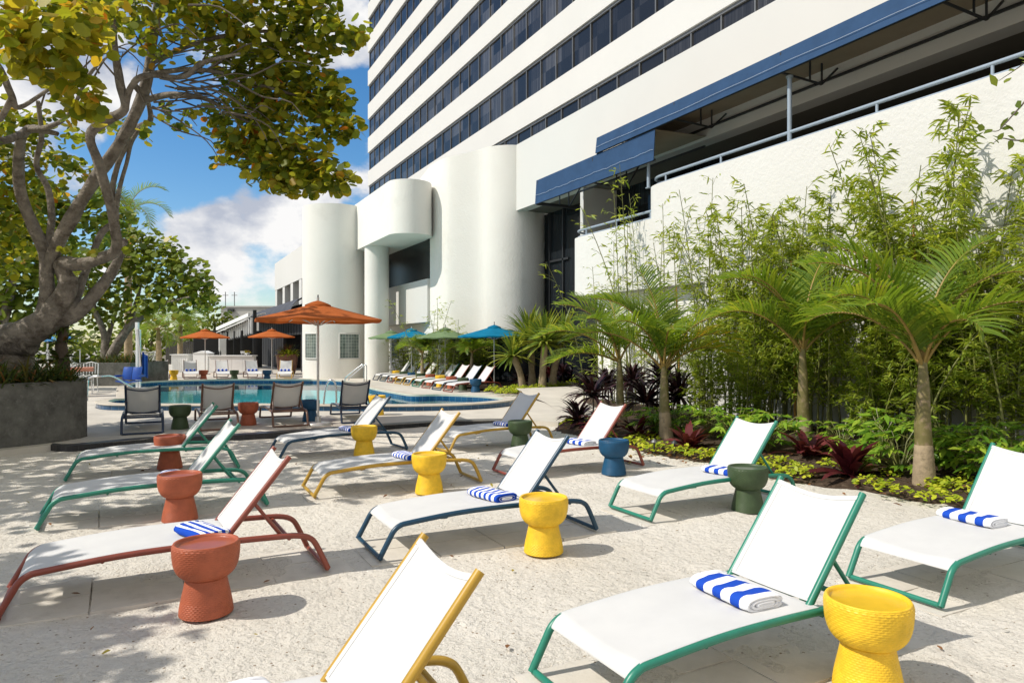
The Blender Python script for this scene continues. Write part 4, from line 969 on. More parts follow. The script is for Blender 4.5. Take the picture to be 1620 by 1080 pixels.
def feather_palm(x, y, hz, label, fr, tr=.15, name='palm_tree', seedv=1, zb=.05, cs=None):
    random.seed(seedv); root = empty(name, (x, y, zb), 0, label, 'palm tree', 'palms in the planting bed')
    lean = Vector((random.uniform(-.06, .06), random.uniform(-.06, .06), 0)); cs = cs or hz-.46; h0 = hz-cs
    mb = MB(); m = 16; P = [Vector((0,0,-.05)).lerp(Vector((0,0,h0))+lean, k/m) for k in range(m+1)]
    mb.tube(P, [tr*(1.15-.28*(k/m)**1.2)*(1+.03*(k % 2)) for k in range(m+1)], 16, True, .05); mb.build('trunk', M['palmtrunk'], root)
    mb = MB(); P = [Vector((0,0,h0))+lean*(1+.4*k/8)+Vector((0,0,cs*k/8)) for k in range(9)]
    mb.tube(P, [tr*(.86,.84,.80,.74,.68,.62,.55,.48,.40)[k] for k in range(9)], 14, True, .16); mb.build('crownshaft', M['crownshaft'], root)
    top = P[-1]
    for az, el, L, dr, yl in fr:
        V, T_, pts = frond_cards(top-Vector((0,0,.08)), RAD(az), RAD(el+(11 if 25 < el < 72 else 4)), L*.98, RAD(dr), yellow=yl)
        mb = MB(); mb.tube(pts, [.024*(1-.055*k) for k in range(len(pts))], 6); rc_ = mb.build('frond', M['rachis'], root)
        link('leaflets', cards('leaflets', M['palmleaf'], V, T_), rc_)
    return root
# azimuths are compass angles in plan: 0 = +X (away from the sun), 90 = +Y (along the wall), 244 = towards the camera
feather_palm(7.85, 5.05, 1.42, 'palm nearest the right edge with a swollen ringed trunk and arching fronds', [(63,74,2.0,118,.1),(150,66,2.0,88,.1),(185,50,1.5,80,.0),(330,66,1.9,95,.3),(300,55,1.5,90,.2),(20,70,1.9,90,0),(250,60,1.2,120,.1),(110,48,1.6,90,.3),(165,56,1.6,85,.2),(345,82,1.9,70,0),(130,82,1.9,75,0),(345,52,1.4,85,.4)], .108, seedv=11)
feather_palm(8.9, 7.62, 1.55, 'palm standing left of the nearest one, behind two red bromeliads', [(150,70,1.9,95,.1),(160,42,1.7,80,.3),(330,62,1.8,95,.1),(300,68,1.7,90,0),(60,72,1.8,80,.1),(230,62,1.3,105,.1),(110,50,1.6,85,.3),(170,74,1.8,80,.1),(340,40,1.5,80,.2),(10,82,1.8,50,0)], .108, seedv=12)
feather_palm(7.72, 9.45, 1.25, 'palm with yellowing fronds in the middle of the bed by the lime groundcover', [(150,66,1.9,80,.0),(160,38,1.9,80,.2),(130,72,1.8,70,0),(335,48,1.5,90,.9),(345,32,1.4,80,.7),(320,60,1.7,90,.2),(70,75,1.8,70,.1),(240,62,1.4,100,.1),(30,68,1.6,85,.1),(185,60,1.6,95,.1),(100,84,1.9,40,0)], .105, seedv=13)
feather_palm(8.15, 11.3, 1.35, 'slim palm at the far end of the bed by the dark purple plants', [(150,64,1.8,80,.0),(165,36,1.9,80,.2),(130,74,1.7,60,0),(335,55,1.6,90,.1),(70,70,1.8,70,.1),(200,60,1.6,95,.1),(175,18,1.5,55,.3)], .10, seedv=14)
random.seed(21)
# ---- spiky palms by the curved wall
def spiky(px, d, h, lean, label, n=90, L=.95):
    p = D(px, 0, d); root = empty('spiky_palm', (p.x, p.y, SZ+.05), 0, label, 'palm tree', 'spiky palms by the curved wall')
    mb = MB(); P = [Vector((lean[0]*f*f, lean[1]*f*f, h*f)) for f in np.linspace(0, 1, 9)]; mb.tube(P, [.15,.13,.125,.12,.12,.12,.115,.11,.09], 12, True, .25); mb.build('trunk', M['palmtrunk'], root)
    V, T_ = sword_cards(P[-1], n, L, .032, -.35, 1.52, .45, .06, 4, rnd=.25); link('leaves', cards('leaves', M['sword'], V, T_), root)
spiky(826, 24.2, 1.15, (-.3, .1), 'short spiky palm, its trunk leaning left towards the teal umbrella', 120, 1.0)
spiky(842, 24.8, 1.75, (-.1, 0), 'tallest spiky palm with sword leaves, in the middle of the spiky cluster', 190, 1.25)
spiky(858, 23.7, 1.6, (.05, -.1), 'spiky palm with a straight pale trunk in front of the dark storefront', 180, 1.2)
spiky(874, 24.6, 1.65, (.4, -.1), 'spiky palm leaning right towards the low parapet', 160, 1.2)
# ---- bamboo clumps
def bamboo_meshes(seed_, n_culm, h, spread, dens):
    dens *= .58 if seed_ == 34 else .88
    random.seed(seed_); mb = MB(); P = []; U = []; Nn = []; T_ = []; S = []
    for c in range(n_culm):
        bx, by = random.gauss(0, spread), random.gauss(0, spread*1.2); hh = h*random.uniform(.62, 1.0); lx, ly = random.gauss(-.06, .13), random.gauss(0, .16)
        pts = [Vector((bx+lx*f*f*2.2, by+ly*f*f*2.2, hh*f)) for f in np.linspace(0, 1, 12)]
        mb.tube(pts, [.013*(1-.8*f)+.0025 for f in np.linspace(0, 1, 12)], 6)
        z = .35+random.random()*.3
        while z < hh:
            f = z/hh; b = Vector((bx+lx*f*f*2.2, by+ly*f*f*2.2, z)); az = random.uniform(0, 2*PI); bl = random.uniform(.18, .5)*(1.15-.55*f)
            q0 = b; dv = Vector((math.cos(az), math.sin(az), random.uniform(.3, .9))).normalized(); tip = b+dv*bl
            mb.tube([b, b+dv*bl*.55, tip+Vector((0,0,-.04))], .0028, 4, False)
            for i in range(int(dens*(.6+.8*random.random()))):
                t = random.uniform(.35, 1.05); c0 = b.lerp(tip, t); a2 = az+random.gauss(0, .9); dd = Vector((math.cos(a2), math.sin(a2), random.uniform(-1.0, .15))).normalized(); l = random.uniform(.05, .092)
                P.append(c0+dd*l); U.append(dd); Nn.append((random.gauss(0, .5), random.gauss(0, .5), 1)); S.append(l); T_.append(random.betavariate(2, 2)*.8+.2*f)
            z += random.uniform(.05, .13)
    S = np.array(S); return mb.mesh('culms', M['culm']), leaves_mesh('leaves', M['bamboo'], [tuple(p) for p in P], Nn, [tuple(u_) for u_ in U], S, S*.17, T_, 'lance')
BMS = [bamboo_meshes(31, 13, 3.0, .26, 15), bamboo_meshes(32, 11, 3.1, .22, 14), bamboo_meshes(33, 13, 2.9, .30, 16), bamboo_meshes(34, 7, 3.2, .25, 7)]
BG = 'bamboo clumps planted along the white garden wall'
bl = [(1660,10.4,1.1,0,'bamboo clump mostly beyond the right picture edge'), (1600,10.35,1.22,1,'bamboo clump at the right edge behind the cut off green lounger'), (1490,10.3,1.5,2,'bamboo clump just right of the tallest one'), (1440,10.35,1.78,2,'tallest bamboo clump, rising almost to the terrace railing'),
      (1400,10.2,1.4,0,'bamboo clump just left of the tallest one'), (1300,10.3,1.45,2,'bamboo clump between the nearest palm and the second palm'), (1255,10.4,1.52,0,'dense bamboo clump right behind the second palm crown'), (1210,10.2,1.5,2,'dense bamboo clump just left of the second palm'),
      (1165,10.4,1.42,1,'dense bamboo clump above the sunlit green lounger back'), (1120,10.35,1.62,3,'sparse tall bamboo near the wall joint'), (1050,10.4,1.58,3,'sparse tall bamboo behind the yellowing palm'), (990,10.6,1.85,3,'tall thin bamboo whose tips reach the lower railing'), (950,10.6,1.2,3,'thin bamboo farthest along the white parapet'),
      (1190,9.4,.72,2,'low leafy bamboo clump in front of the dense ones'), (1120,9.4,.72,0,'low leafy bamboo clump behind the third palm trunk'), (1390,9.6,.8,0,'low leafy bamboo clump left of the nearest palm trunk')]
bl = [(X_, onX(px_, X_), sc_, k_, l_) for px_, X_, sc_, k_, l_ in bl]
for x, y, sc, k, lab in bl:
    root = empty('bamboo', (x, y, .05), random.uniform(0, 6), lab, 'bamboo', BG); root.scale = (min(sc, 1.2), min(sc, 1.2), sc)
    link('culms', BMS[k][0], root); link('leaves', BMS[k][1], root)
for px, X, h, lab in ((1258, 10.1, 3.1, 'orange yellow bamboo cane left of the nearest palm'), (1452, 10.0, 3.75, 'orange yellow bamboo cane rising under the tallest clump'), (1075, 10.3, 2.9, 'orange brown bamboo cane above the yellowing palm')):
    mb = MB(); y = onX(px, X); mb.tube([(0,0,0),(-.02,.0,h*.5),(-.05,.05,h)], [.024,.022,.014], 8)
    for k in range(9): mb.tube([(-.05*(k/9)**2, .05*(k/9)**2, h*k/9-.006), (-.05*(k/9)**2, .05*(k/9)**2, h*k/9+.006)], .026, 8)
    tag(mb.build('bamboo_cane', M['cane'], None, (X, y, .05)), lab, 'bamboo', 'thick yellow bamboo canes')
p = D(690, 0, 27.5); root = empty('bamboo', (p.x, p.y, SZ), 1.0, 'pale thin bamboo in front of the curved wall above the sage umbrella', 'bamboo', 'bamboo by the curved wall'); root.scale = (1.2,1.2,1.1); link('culms', BMS[3][0], root); link('leaves', BMS[3][1], root)
for px, d, sc, k, lab in ((640, 10.45, .72, 0, 'dense green bamboo bush beside the round column'), (672, 10.6, .70, 2, 'dense green bamboo bush under the middle teal umbrella'), (715, 10.85, .70, 0, 'dense green bamboo bush under the sage umbrella'), (748, 11.3, .66, 2, 'dense green bamboo bush left of the nearest teal umbrella')):
    root = empty('bamboo', (d, onX(px, d), SZ), random.uniform(0, 6), lab, 'bamboo', 'bamboo by the curved wall'); root.scale = (1.15, 1.15, sc); link('culms', BMS[k][0], root); link('leaves', BMS[k][1], root)
def small_palm(px, d, h, label, sd):
    p = D(px, 0, d); random.seed(sd)
    feather_palm(p.x, p.y, h, label, [(random.uniform(0, 360), random.uniform(25, 70), 1.1, 85, .1) for _ in range(9)], .07, seedv=sd, zb=SZ, cs=.3)
small_palm(668, 28.3, 1.3, 'small slim palm behind the sage and teal umbrellas', 41); small_palm(745, 27.0, 1.35, 'small slim palm left of the nearest teal umbrella', 42)
# ---- rosettes: bromeliads, cordylines, green plants
def rosette(name, x, y, z, label, cat, grp, mat, n, L, W_, lo, hi, droop, stem=0, sd=1, seg=4):
    random.seed(sd); root = empty(name, (x, y, z), 0, label, cat, grp)
    if stem: mb = MB(); mb.tube([(0,0,-.05),(.02,0,stem*.5),(0,0,stem)], .02, 7); mb.build('stem', M['bark_dark'], root)
    V, T_ = sword_cards((0, 0, stem), n, L, W_, lo, hi, droop, .04, seg); link('leaves', cards('leaves', mat, V, T_), root)
def GB(px, py, z=.06): p = G(px, py, z); return p.x, p.y
BRG = 'maroon bromeliads in the planting bed'
for i, (px, py, L, lab) in enumerate(((1090, 708, .50, 'maroon bromeliad beside the third palm trunk, above the lime groundcover'), (1278, 724, .52, 'maroon bromeliad at the foot of the second palm'), (1345, 752, .58, 'largest maroon bromeliad between the second palm and the nearest palm'), (950, 676, .50, 'maroon bromeliad behind the back of the terracotta lounger'), (1008, 690, .46, 'maroon bromeliad half hidden right of the terracotta lounger back'))):
    x, y = GB(px, py); rosette('bromeliad', x, y, .06, lab, 'bromeliad', BRG, M['maroon'], 38, L, .043, .15, 1.35, .75, 0, 50+i)
for i, (px, py, h, L, n, lab) in enumerate(((938, 655, .4, .8, 90, 'dark purple cordyline at the far end of the bed, spreading over the path'), (962, 650, .6, .75, 80, 'dark purple cordyline left of the slim palm trunk'), (1022, 672, .45, .75, 90, 'dark purple cordyline between the two far palm trunks'), (1075, 672, .55, .75, 80, 'dark purple cordyline right of the yellowing palm'), (890, 612, .5, .6, 70, 'dark cordyline beside the low parapet wall at the far bed'), (872, 611, .4, .55, 60, 'reddish cordyline at the foot of the spiky palms'), (826, 615, .25, .6, 46, 'maroon spiky rosette in front of the spiky palm trunks'), (1000, 660, .7, .7, 80, 'tall dark purple cordyline right behind the slim palm trunk'), (1048, 664, .8, .7, 80, 'tall dark purple cordyline directly behind the yellowing palm trunk'), (915, 672, .1, .6, 60, 'low dark maroon rosette at the very tip of the bed'))):
    x, y = GB(px, py); rosette('cordyline', x, y, .05, lab, 'plant', 'dark purple cordylines', M['maroon'] if i in (5, 6) else M['purple'], n, L, .03, -.1, 1.4, .9, h, 60+i)
for i, (px, py, L, lab) in enumerate(((848, 612, .45, 'tufted green grass plant at the foot of the spiky palms'), (780, 600, .55, 'large leafed green plant behind the nearest poolside lounger'))):
    x, y = GB(px, py); rosette('green_tuft', x, y, SZ, lab, 'plant', 'green tufts in the far bed', M['sword'], 60, L, .014 if i == 0 else .06, .4, 1.45, .7, 0, 80+i)
def broad_plant(x, y, z, label, sd, n=26, R=.42, leaf=.10):
    random.seed(sd); root = empty('philodendron', (x, y, z), 0, label, 'plant', 'broad leaved green plants in the bed'); mb = MB(); P = []; U = []; Nn = []; S = []; T_ = []
    for k in range(n):
        az = random.uniform(0, 2*PI); r_ = R*random.uniform(.3, 1); hh = random.uniform(.12, .5)*R/.42; tip = Vector((r_*math.cos(az), r_*math.sin(az), hh)); mb.tube([(0,0,0), (tip.x*.4, tip.y*.4, hh*.7), tip], .006, 5, False)
        for j in range(7):
            a2 = az+(j-3)*.42; d = Vector((math.cos(a2), math.sin(a2), -.25-.06*abs(j-3))).normalized(); l = leaf*random.uniform(.6, 1)*(1-.09*abs(j-3)); P.append(tip+d*l*.9); U.append(d); S.append(l); Nn.append((random.gauss(.0, .3)-.2, random.gauss(0, .3), 1)); T_.append(random.random())
    mb.build('stems', M['culm'], root); S = np.array(S); link('leaves', leaves_mesh('leaves', M['broad'], [tuple(v) for v in P], Nn, [tuple(v) for v in U], S, S*.27, T_, 'lance'), root)
for i, (px, py, s, lab) in enumerate(((1035, 688, 1.0, 'bright green philodendron left of the third palm trunk'), (1075, 690, .9, 'green philodendron right of the third palm trunk'), (1165, 712, 1.15, 'green leafy plant behind the sunlit green lounger back'), (1215, 716, 1.1, 'green leafy plant left of the second palm trunk'), (1120, 695, 1.1, 'green leafy plant between the third palm and the green lounger'), (1330, 716, .9, 'light green leafy plant behind the pair of bromeliads'), (1395, 730, 1.3, 'large green philodendron left of the nearest palm trunk'),
                                           (1425, 750, 1.1, 'green philodendron touching the nearest palm trunk'), (1500, 750, 1.25, 'dark green philodendron right of the nearest palm trunk'), (1555, 760, 1.3, 'dark green philodendron behind the right hand lounger back'), (1600, 770, 1.3, 'dark green philodendron at the right picture edge'), (790, 604, 1.0, 'leafy green plant at the edge of the far bed beside the teal umbrella'))):
    x, y = GB(px, py); broad_plant(x, y, .07, lab, 100+i, 34, .46*s, .12*s)
# ---- lime ground cover (mass)
random.seed(5); P = []; Nn = []; U = []; S = []; T_ = []
spots = [(1020,694,.30),(1000,702,.25),(1050,712,.25),(1080,716,.22),(1110,722,.25),(1135,722,.2),(1020,712,.2),(930,668,.25),(900,672,.2),(960,690,.2),(1230,735,.28),(1215,746,.24),(1255,752,.22),(1190,732,.2),(1275,748,.16),(1375,766,.17),(1415,778,.18),(1400,752,.2),(1485,790,.22),(1500,775,.22),(1480,770,.18),(1520,765,.2),(1450,800,.0),(1600,790,.2),(1310,738,.15),
         (800,622,.35),(815,618,.35),(830,620,.4),(850,618,.45),(870,615,.4),(885,612,.4),(905,609,.35),(780,619,.3)]
for px, py, r_ in spots:
    if r_ <= 0: continue
    zb_ = .15 if py < 626 and px > 770 else .05; c = G(px, py, zb_); hm = .11 if zb_ < .1 else .2
    for k in range(int((80 if zb_ < .1 else 150)*(r_/.22)**1.6)):
        a_ = random.uniform(0, 2*PI); q_ = r_*math.sqrt(random.random()); hh = hm*(1-(q_/r_)**2)*random.uniform(.3, 1.1)+.02; az = random.uniform(0, 2*PI)
        P.append((c.x+q_*math.cos(a_), c.y+q_*math.sin(a_), zb_+hh)); U.append((math.cos(az), math.sin(az), random.uniform(-.2, .5))); Nn.append((random.gauss(-.2, .4), random.gauss(0, .4), 1)); S.append(random.uniform(.022, .045)); T_.append(random.random())
S = np.array(S); tag(link('lime_ground_cover', leaves_mesh('lime_ground_cover', M['lime'], P, Nn, U, S, S*.55, T_, 'lance')), 'lime green groundcover in low tufts along the bed edge', 'ground cover', None, 'stuff')
# ---- leaf litter
random.seed(6); P = []; Nn = []; U = []; S = []; T_ = []
for k in range(420):
    if k < 260: x, y = random.uniform(6.6, 8.6), random.uniform(3, 12); z = .05+.04*(x-6.6)
    elif k < 330: px, py = random.uniform(980, 1130), random.uniform(712, 735); v = G(px, py); x, y, z = v.x, v.y, .03
    else: x, y = random.uniform(-2, 7), random.uniform(2, 12); z = .012
    P.append((x, y, z)); az = random.uniform(0, 6.3); U.append((math.cos(az), math.sin(az), random.uniform(-.2, .2))); Nn.append((random.gauss(0, .35), random.gauss(0, .35), 1)); S.append(random.uniform(.02, .05) if k < 330 else random.uniform(.012, .032)); T_.append(random.random()*.8 if k < 330 else random.random())
S = np.array(S); tag(link('fallen_leaves', leaves_mesh('fallen_leaves', M['litter'], P, Nn, U, S, S*.5, T_, 'lance')), 'dry fallen leaves scattered on the sand and the bed', 'leaves', None, 'stuff')
# ---- garden spot lights in the bed
for px, py, lab in ((1035, 716, 'small bronze path light at the bed edge by the lime groundcover'), (1067, 718, 'small black garden spotlight beside the maroon bromeliad')):
    x, y = GB(px, py, .03); root = empty('garden_light', (x, y, .03), 0, lab, 'garden light', 'garden lights in the bed')
    mb = MB(); mb.tube([(0,0,-.05),(0,0,.17)], .012, 8); mb.build('stake', M['dark_metal'], root); mb = MB(); mb.lathe([(.05,.16),(.045,.175),(.02,.20),(.005,.215)], 14); mb.build('hood', M['dark_metal'] if px > 1050 else M['mullion'], root)
# ---- twig with leaves reaching in from the right
random.seed(9); root = empty('leafy_branch', tuple(D(1660, 160, 4.2)), 0, 'thin branch with small oval leaves reaching in at the upper right edge', 'branch'); o0 = root.location.copy()
mb = MB(); P = []; U = []; Nn = []; S = []
for path in ([(1700,180),(1640,150),(1612,172),(1590,196),(1575,208),(1540,201)], [(1700,215),(1640,222),(1605,222),(1585,219),(1572,226)], [(1690,60),(1640,85),(1610,108),(1580,128)]):
    pts = smooth_pts([D(x, y, 4.2)-o0 for x, y in path], 5); mb.tube(pts, [.007*(1-.8*i/len(pts)) for i in range(len(pts))], 6)
    for i in range(3, len(pts), 2):
        d = Vector((random.gauss(0, 1), random.gauss(0, 1), random.uniform(-.8, .5))).normalized(); l = random.uniform(.025, .045); P.append(tuple(pts[i]+d*l)); U.append(tuple(d)); Nn.append((random.gauss(-.3, .6), random.gauss(-.4, .6), .6)); S.append(l)
mb.build('stems', M['twig'], root); S = np.array(S); link('leaves', leaves_mesh('leaves', M['grape_far'], P, Nn, U, S, S*.5, np.linspace(.1, .6, len(S)), 'lance'), root)

# ================================================================== FAR LEFT
def far_tree(px, d, base_py_z, trunk_pts, blobs, label, mat='grape_far', size=.125, sd=1, bark='bark'):
    global RNG; RNG = np.random.default_rng(sd); b = D(px, 0, d); loc = (b.x, b.y, base_py_z)
    lim = [([tuple(D(x, y, dd)) if not isinstance(x, Vector) else x for x, y, dd in pts], rs) for pts, rs in trunk_pts]
    bl_ = [pb(x, y, dd, r_, int(n_*.66), .7) for x, y, dd, r_, n_ in blobs]; Pp, Dd = blob_points(bl_); n_ = len(Pp)
    nr = rand_dirs(n_)*.7+np.array([-.2, -.1, .75])+Dd*.4; s_ = RNG.uniform(size*.7, size*1.25, n_); cm = leaves_mesh('crown', M[mat], Pp, nr, rand_dirs(n_), s_, s_, np.clip(RNG.normal(.45, .22, n_), 0, 1), 'round')
    return sweep_tree('sea_grape_tree', loc, label, 'tree', 'trees around the pool', lim, M[bark], cm)
far_tree(200, 29, .9, [([(170,575,29),(195,530,29),(225,500,29),(262,480,28.6),(300,470,28)],[.22,.17,.12,.08,.04]), ([(172,575,29),(200,520,29.2),(215,480,29.4),(225,440,29.6)],[.18,.13,.09,.04]), ([(165,575,29),(165,530,29),(150,490,29),(140,450,29.3)],[.17,.13,.1,.05]), ([(160,580,29.2),(172,530,29.5),(185,490,29.6)],[.12,.1,.05])],
         [(150,415,29,45,160),(200,400,29,46,190),(250,420,29,46,190),(290,430,28.7,40,150),(318,450,28.5,28,90),(335,470,28.4,14,30),(210,450,29.2,44,170),(260,465,28.8,40,150),(160,465,29.3,40,130),(120,440,29.5,34,100),(300,470,28.4,28,80),(270,395,29,26,70),(230,380,29.4,34,110),(180,375,29.6,34,110),(110,400,29.8,30,90),(228,492,28.8,26,50),(285,497,28.5,18,30),(325,487,28.3,12,16),(150,500,29.4,30,80),(120,490,29.6,30,80),(190,500,29.4,24,50),(110,530,29.8,24,50),(135,545,29.8,18,30)], 'round crowned sea grape tree behind the pool lift, pale slanting stems', sd=71)
far_tree(20, 24, .4, [([(-10,580,24),(0,520,24),(15,470,24),(25,420,24)],[.25,.2,.15,.08])],
         [(10,330,24,50,190),(55,350,24.2,46,170),(90,385,24.4,40,140),(20,390,24,50,190),(65,420,24.3,44,160),(25,450,24.2,46,170),(-30,380,24,55,190),(100,330,24.6,36,110),(140,345,25,34,100),(170,370,25.2,30,80),(60,300,24.4,36,110),(190,345,25.6,24,60),(80,460,24.6,36,110),(0,480,24,36,90),(150,310,25,24,60),(110,480,25,24,60),(-20,500,24,40,90),(40,500,24.5,34,80),(80,500,25,26,50),(20,540,26,34,80)], 'bushy yellow green sea grape tree standing behind the leaning tree', size=.13, sd=72)
far_tree(330, 52, .0, [([(340,585,52),(342,540,52),(338,500,52)],[.16,.12,.06]), ([(352,580,52),(350,540,52),(352,505,52)],[.1,.08,.05])], [(345,500,52,26,110),(365,510,52,16,60),(330,520,52,22,80),(355,535,52,20,60),(325,480,51,20,90),(318,470,50.5,20,80)], 'airy bright green tree beside the white framed kiosk', size=.14, sd=73, bark='bark_dark')
far_tree(250, 60, 0, [([(240,585,60),(240,540,60)],[.2,.1])], [(165,540,60,36,130),(205,530,60,34,130),(245,535,60,34,130),(285,540,60,30,120),(230,505,61,36,120),(180,560,60,30,90),(300,520,60,26,90),(265,560,60,26,80),(125,560,60,30,130),(60,560,60,34,150),(20,550,60,34,150),(90,530,61,30,120),(150,575,60,24,90),(215,570,60,24,80)], 'line of bushy shade trees far beyond the terrace', size=.2, sd=74, bark='bark_dark')
for px, d, top, lab, sd in ((203, 33, 335, 'tall palm rising above the trees on the left, drooping fronds', 81), (252, 42, 520, 'short palm with a thick trunk left of the white counter', 82), (285, 44, 510, 'short palm behind the white louvred counter', 83), (315, 56, 545, 'thin grey palm trunk under the trees by the fence', 84)):
    random.seed(sd); h = EYE+(HY-top)/F*d; p = D(px, 0, d); n = 12
    feather_palm(p.x, p.y, h, lab, [(random.uniform(0, 360), random.uniform(5, 70), 2.4 if sd == 81 else 2.0, 115, .05) for _ in range(n)], .16, seedv=sd, zb=0, cs=.7)
# fence, house, far buildings
fp, fq = D(262, 0, 58), D(352, 0, 58); root = empty('board_fence', (fp.x, fp.y, 0), 0, 'dark weathered board fence behind the white bar counter', 'fence'); mb = MB(); u_ = Vector((fq.x-fp.x, fq.y-fp.y, 0)); L_ = u_.length; u_.normalize(); v_ = Vector((-u_.y, u_.x, 0))
for k in range(int(L_/.16)): c = u_*(k*.16+.07); mb.obox((c.x, c.y, 1.0), u_, v_, Vector((0,0,1)), .068, .012, .95+.02*random.random())
mb.build('boards', M['fence_wood'], root); mb = MB()
for z in (.5, 1.5): mb.obox((u_.x*L_/2+v_.x*.03, u_.y*L_/2+v_.y*.03, z), u_, v_, Vector((0,0,1)), L_/2, .016, .05)
mb.build('rails', M['fence_wood'], root)
p = D(318, 0, 70); root = empty('cream_house', (p.x, p.y, 0), 0, 'small cream house glimpsed between the palms behind the fence', 'house'); mb = MB(); mb.box(-4, 3.4, -2, 4, 0, 2.6); mb.build('wall', M['house'], root); mb = MB(); mb.box(-4.5, 3.9, -2.6, 4.6, 2.602, 2.85); mb.build('roof', M['grey_wall'], root)
for x in (-2.6, 1.2): mb = MB(); mb.box(x, x+1.1, -2.03, -2.003, 1.1, 2.1); mb.build('window', M['dark_glass'], root)
p = D(396, 0, 62); root = empty('grey_annex', (p.x, p.y, 0), -YAW, 'low grey rendered annex behind the kiosk with a floodlight on its corner', 'building'); mb = MB(); mb.box(-2.6, 9, 0, 6, 0, 5.0); mb.build('wall', M['grey_wall'], root); mb = MB(); mb.box(-2.7, 9.1, -.1, 6.1, 5.002, 5.12); mb.build('coping', M['grey_wall'], root)
mb = MB(); mb.box(-1.9, -1.4, -.3, -.002, 4.6, 4.85); mb.build('floodlight', M['dark_metal'], root)
for x in (-2.4, -1.6): mb = MB(); mb.tube([(x,.5,5.1),(x,.5,6.4)], .035, 6); mb.tube([(x-.25,.5,6.1),(x+.25,.5,6.1)], .03, 6); mb.build('antenna', M['mullion'], root)
# bar kiosk
p = D(372, 0, 40); kx = p.x; root = empty('bar_kiosk', (p.x, p.y, SZ), 0, 'white and black poolside bar kiosk with slatted screen under a slanted white roof edge', 'kiosk')
def KP(px, py, d): v = D(px, py, d)-root.location; return v
A_, B_ = KP(343, 520, 50), KP(394, 497.5, 43.5)
mb = MB(); dv = B_-A_; n_ = 10
mb.sheet(lambda s, t_: (A_+dv*s+Vector((1.3*t_-.3, .1*t_, -.40*(1-t_)**1.5+.12*t_)), Vector((-.4, 0, 1)).normalized()), 12, 6, .06); mb.bar(A_, B_, .12, .2); mb.build('roof_edge', M['white_paint'], root)
C_, E_ = KP(352, 527, 49), KP(399, 502, 43); C2, E2 = KP(352, 540, 49), KP(399, 528, 43)
for k in range(15):
    f = k/14; mb = MB(); a_ = C_.lerp(E_, f); b_ = C2.lerp(E2, f); mb.bar(a_, b_, .17, .17); mb.build('slat', M['white_paint'], root)
mb = MB(); mb.bar(C2, E2, .12); mb.bar(C_, E_, .12); o_ = Vector((.25, .1, 0)); mb.add([C_+o_, E_+o_, E2+o_, C2+o_], [(0,1,2,3)], False); mb.build('screen_back', M['black'], root)
for px, d, w_ in ((403, 42.8, .2), (383, 44.5, .14), (371, 46, .14), (360, 47.5, .1), (349, 49, .12)):
    v = KP(px, 0, d); mb = MB(); top = 4.0-SZ-(.0 if px == 403 else 1.0)+(-.75 if px < 355 else 0); mb.box(v.x-w_/2, v.x+w_/2, v.y-w_/2, v.y+w_/2, 0, (3.72 if px == 403 else 2.5)); mb.build('post', M['black'] if px != 349 else M['white_paint'], root)
mb = MB(); v = KP(400, 0, 47); mb.box(v.x-3.5, v.x+1.0, v.y+3.2, v.y+3.4, 0, 2.6); mb.build('back_wall', M['dark_room'], root)
v = KP(352, 0, 47.5); mb = MB(); mb.box(v.x-.22, v.x+.22, v.y-.2, v.y+.2, 0, 2.2); mb.build('white_pier', M['white_paint'], root)
# counters
def counter(pxa, pxb, d, h, label, mat='white_paint', lou=False):
    a_, b_ = D(pxa, 0, d), D(pxb, 0, d); w_ = (b_-a_).length; c = (a_+b_)/2; r_ = empty('bar_counter', (c.x, c.y, SZ), -YAW, label, 'counter', 'white bar counters')
    mb = MB(); mb.box(-w_/2, w_/2, 0, .7, 0, h-.06)
    r0 = mb.build('body', M[mat], r_); mb = MB(); mb.box(-w_/2-.06, w_/2+.06, -.08, .78, h-.058, h); mb.build('top', M['white_paint'], r_)
    mb = MB(); k = -w_/2+.02
    while k < w_/2-.05: mb.box(k, k+(.07 if lou else .62), -.022, -.002, .05, h-.1); k += (.12 if lou else .635)
    mb.build('front_panelling', M['white_paint'], r_); return c, h
c1, _ = counter(331, 398, 40, 1.0, 'long white bar counter under the orange umbrella across the pool')
counter(271, 296, 41, 1.05, 'white louvred counter left of the long bar counter', lou=True)
a_ = D(316, 0, 40.6); r_ = empty('serving_station', (a_.x, a_.y, SZ), -YAW, 'white panelled station with a slanted top between the two counters', 'counter'); mb = MB(); mb.prism([(-.4,0),(.45,0),(.45,.9),(-.4,.9)], 0, 1.1); mb.build('body', M['white_paint'], r_); mb = MB(); mb.add([(-.42,-.03,1.102),(.1,-.03,1.25),(.1,.93,1.25),(-.42,.93,1.102),(.47,-.03,1.102),(.47,.93,1.102)], [(0,1,2,3),(1,4,5,2),(0,4,1),(3,2,5)], False); mb.build('top', M['white_paint'], r_)
for i in range(4):
    w_ = D(382+2.6*i, 0, 40.3); mb = MB(); mb.lathe([(.04,0),(.012,.01),(.010,.10),(.05,.14),(.055,.24)], 10, closed_top=False); tag(mb.build('wine_glass', M['steel'], None, (w_.x, w_.y, SZ+1.002)), 'small stemmed glass in a row on the long white bar counter', 'glass', 'glasses on the bar counter')
w_ = D(391, 0, 40.35); r_ = empty('flower_bowl', (w_.x, w_.y, SZ+1.002), 0, 'bowl of orange flowers on the long white bar counter', 'flowers'); mb = MB(); mb.lathe([(.06,0),(.13,.08),(.15,.14)], 14, closed_top=False); mb.build('bowl', M['steel'], r_); random.seed(3); V, T_ = sword_cards((0,0,.1), 50, .22, .03, .2, 1.4, .6, .1, 2); link('blooms', cards('blooms', M['litter'], V, [min(1, t+.5) for t in T_]), r_)
